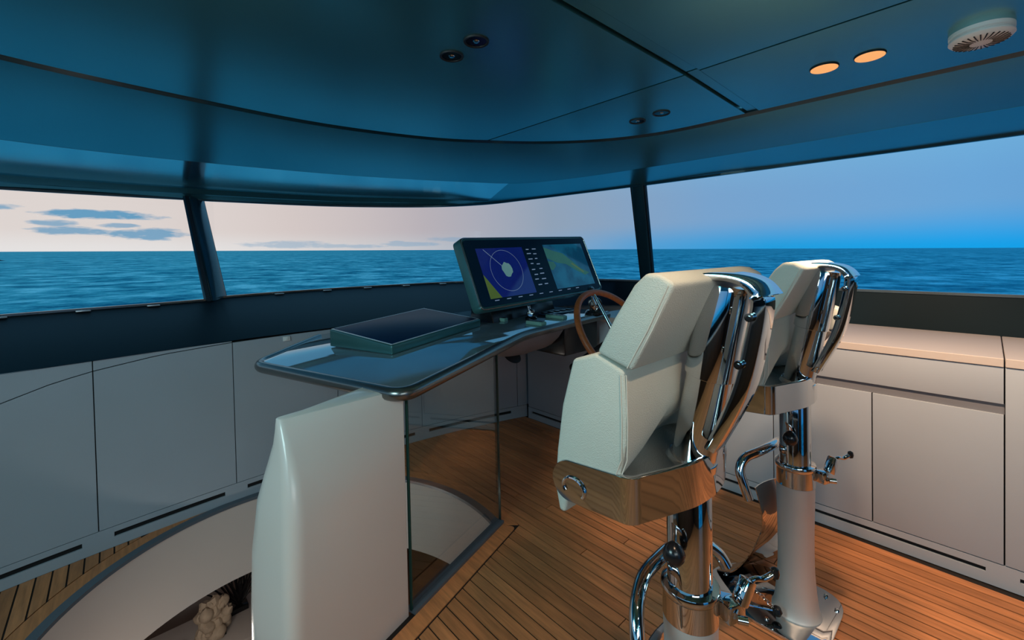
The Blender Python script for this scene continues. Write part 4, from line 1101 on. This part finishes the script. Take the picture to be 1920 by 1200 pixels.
    bm = bmesh.new(); add_prism(bm, prof, -.235, .235, 'x'); bmesh.ops.recalc_face_normals(bm, faces=bm.faces); bevel(bm, .010, 3, 24)
    bc = finish(bm, 'backrest_cushion', M['leather'], root, angle=60)
    for dx in (0, .010):
        tube('seam', [(-.2358+dx*.5, -.080-dx*.7, 1.289), (-.2366+dx*.5, -.037-dx*.7, 1.202), (-.2358+dx*.5, .010-dx*.7, 1.120)], .0012, M['stitch'], bc, 6)
    # rear fill panel between cushion and band
    # raked stalk and thicker sleeve
    a = Vector((0, -.004, .83)); b = Vector((0, -.092, 1.272)); d = b-a
    tube('stalk', [(0, 0, .80), (0, -.001, .825), a+d*.06, a+d*.5, a+d*.62], .0485, M['chrome'], root, 36)
    tube('elbow', [(0, 0, .836), (0, -.001, .850), a+d*.075, a+d*.10], [.0535, .056, .056, .0525], M['chrome'], root, 36)
    tube('sleeve', [a+d*.545, a+d*.55, b-d*.01, b+d*.015], [.0495, .0535, .0535, .050], M['chrome'], root, 36)
    # polished bracket: plate over the top, bent down the back
    outer = [(-.030, 1.327), (-.06, 1.3275), (-.120, 1.325), (-.160, 1.312), (-.184, 1.286), (-.190, 1.262), (-.176, 1.175), (-.150, 1.075), (-.088, .945)]
    inner = [(-.066, .950), (-.122, 1.080), (-.148, 1.180), (-.162, 1.262), (-.159, 1.281), (-.146, 1.298), (-.115, 1.309), (-.06, 1.3120), (-.030, 1.3125)]
    outer = [(y, z-.022) for y, z in outer]; inner = [(y, z-.020) for y, z in inner]
    po = [(v.x, v.y) for v in smooth_path([(y, z, 0) for y, z in outer], 4)]; pi_ = [(v.x, v.y) for v in smooth_path([(y, z, 0) for y, z in inner], 4)]
    sec = po+pi_
    n = len(po); N2 = len(sec)
    bm = bmesh.new()
    def strap(x0, x1, i0, i1):
        idx = list(range(i0, i1+1)); v = {}
        for xx in (x0, x1):
            for i in idx:
                v[(xx, i, 0)] = bm.verts.new((xx, po[i][0], po[i][1])); q = pi_[n-1-i]; v[(xx, i, 1)] = bm.verts.new((xx, q[0], q[1]))
        for i in idx[:-1]:
            bm.faces.new([v[(x0, i, 0)], v[(x0, i+1, 0)], v[(x1, i+1, 0)], v[(x1, i, 0)]]); bm.faces.new([v[(x0, i, 1)], v[(x0, i+1, 1)], v[(x1, i+1, 1)], v[(x1, i, 1)]])
            for xx in (x0, x1): bm.faces.new([v[(xx, i, 0)], v[(xx, i+1, 0)], v[(xx, i+1, 1)], v[(xx, i, 1)]])
        for i in (idx[0], idx[-1]): bm.faces.new([v[(x0, i, 0)], v[(x1, i, 0)], v[(x1, i, 1)], v[(x0, i, 1)]])
    k1 = int((n-1)*.56)
    strap(-.068, .056, 0, k1); strap(-.068, -.008, k1, n-1)
    bmesh.ops.remove_doubles(bm, verts=bm.verts, dist=1e-5)
    bmesh.ops.recalc_face_normals(bm, faces=bm.faces); bevel(bm, .004, 2, 50)
    br = finish(bm, 'back_bracket', M['chrome'], root)
    for (y, z) in ((-.163, 1.232), (-.142, 1.135)):
        tube('bolt', [(-.069, y, z-.012), (-.078, y, z-.012)], .0085, M['chrome'], br, 12)
        tube('bolt', [(-.069, y, z-.012), (-.081, y, z-.012)], .0040, M['black'], br, 8)
    if armrest:
        prism('armrest_pad', round_poly([(-.045, 1.14), (-.105, 1.115), (-.075, 1.035), (-.045, 1.05), (-.03, 1.09)], .012, 4), .20, .275, M['leather'], root, 'x', bev=.006, seg=2)
        prism('armrest_bracket', round_poly([(-.045, 1.046), (-.075, 1.030), (-.030, .970), (.005, .990)], .008, 4), .195, .265, M['greyleather'], root, 'x', bev=.004, seg=2)
    return root
build_seat(.988, .478, 'nearer cream leather and chrome helm chair, pedestal foot out of the photo', False, False)
build_seat(1.841, .482, 'farther cream leather helm chair, its whole pedestal and base plate in view', True, True)

# ------------------------------------------------------------------ ceiling fittings
def build_fittings():
    def downlight(x, y, r, lit, label, group):
        x, y = out(x, y); o = empty('downlight', (x, y, ZC-camb(x))); o.rotation_euler = (0, math.atan(CAMB) if x > 1.44 else 0, 0); tag(o, label, 'downlight', group)
        lathe('bezel', [(r*.80, 0), (r*.82, -.003), (r*.96, -.004), (r, -.0015), (r, 0)], M['lacquerdark'] if lit else M['blackmatte'], o, seg=32)
        if lit: lathe('lens', [(.001, -.0045), (r*.93, -.0045), (r*.95, -.0015), (.001, -.0005)], M['lampon'], o, seg=32)
        else:
            lathe('reflector', [(r*.82, -.001), (r*.6, -.0005), (.012, -.0005), (.001, -.0005)], M['lampoff'], o, seg=32)
            lathe('lens', [(.001, -.004), (r*.22, -.003), (r*.26, -.0008), (.001, -.0005)], M['chrome'], o, seg=20)
    downlight(.758, 1.078, .036, False, 'unlit black downlight in the ceiling, nearer the windscreen of the left pair', 'unlit downlights over the console wing')
    downlight(.759, .960, .036, False, 'unlit black downlight in the ceiling, the aft one of the left pair', 'unlit downlights over the console wing')
    downlight(1.744, .364, .040, True, 'lit orange downlight nearer the windscreen, over the starboard side', 'lit downlights')
    downlight(1.748, .247, .040, True, 'lit orange downlight between its twin and the smoke detector', 'lit downlights')
    downlight(1.765, 1.071, .036, False, 'small unlit downlight in the dark ceiling corner, nearer the windscreen', 'unlit downlights in the starboard corner')
    downlight(1.747, .944, .036, False, 'small unlit downlight in the dark ceiling corner, aft of its twin', 'unlit downlights in the starboard corner')
    sx, sy = out(1.797, .013)
    sd = empty('smoke_detector', (sx, sy, ZC-camb(sx))); sd.rotation_euler = (0, math.atan(CAMB), 0); tag(sd, 'round white smoke detector on the dark ceiling at the top right', 'smoke detector')
    lathe('base', [(.064, 0), (.064, -.010), (.060, -.013), (.001, -.013)], M['plastic'], sd, seg=40)
    lathe('body', [(.058, -.0125), (.064, -.018), (.0645, -.022), (.058, -.029), (.040, -.033), (.001, -.034)], M['plastic'], sd, seg=40)
    bm = bmesh.new()
    for k in range(28):
        a = 2*math.pi*k/28; c, s = math.cos(a), math.sin(a)
        p = [Vector((r*c, r*s, z)) for r, z in ((.022, -.0338), (.040, -.0334), (.055, -.0305))]
        add_tube(bm, p, [.0009, .0014, .0017], 5)
    f = finish(bm, 'vent_slots', M['blackmatte'], sd); f['kind'] = 'stuff'
build_fittings()
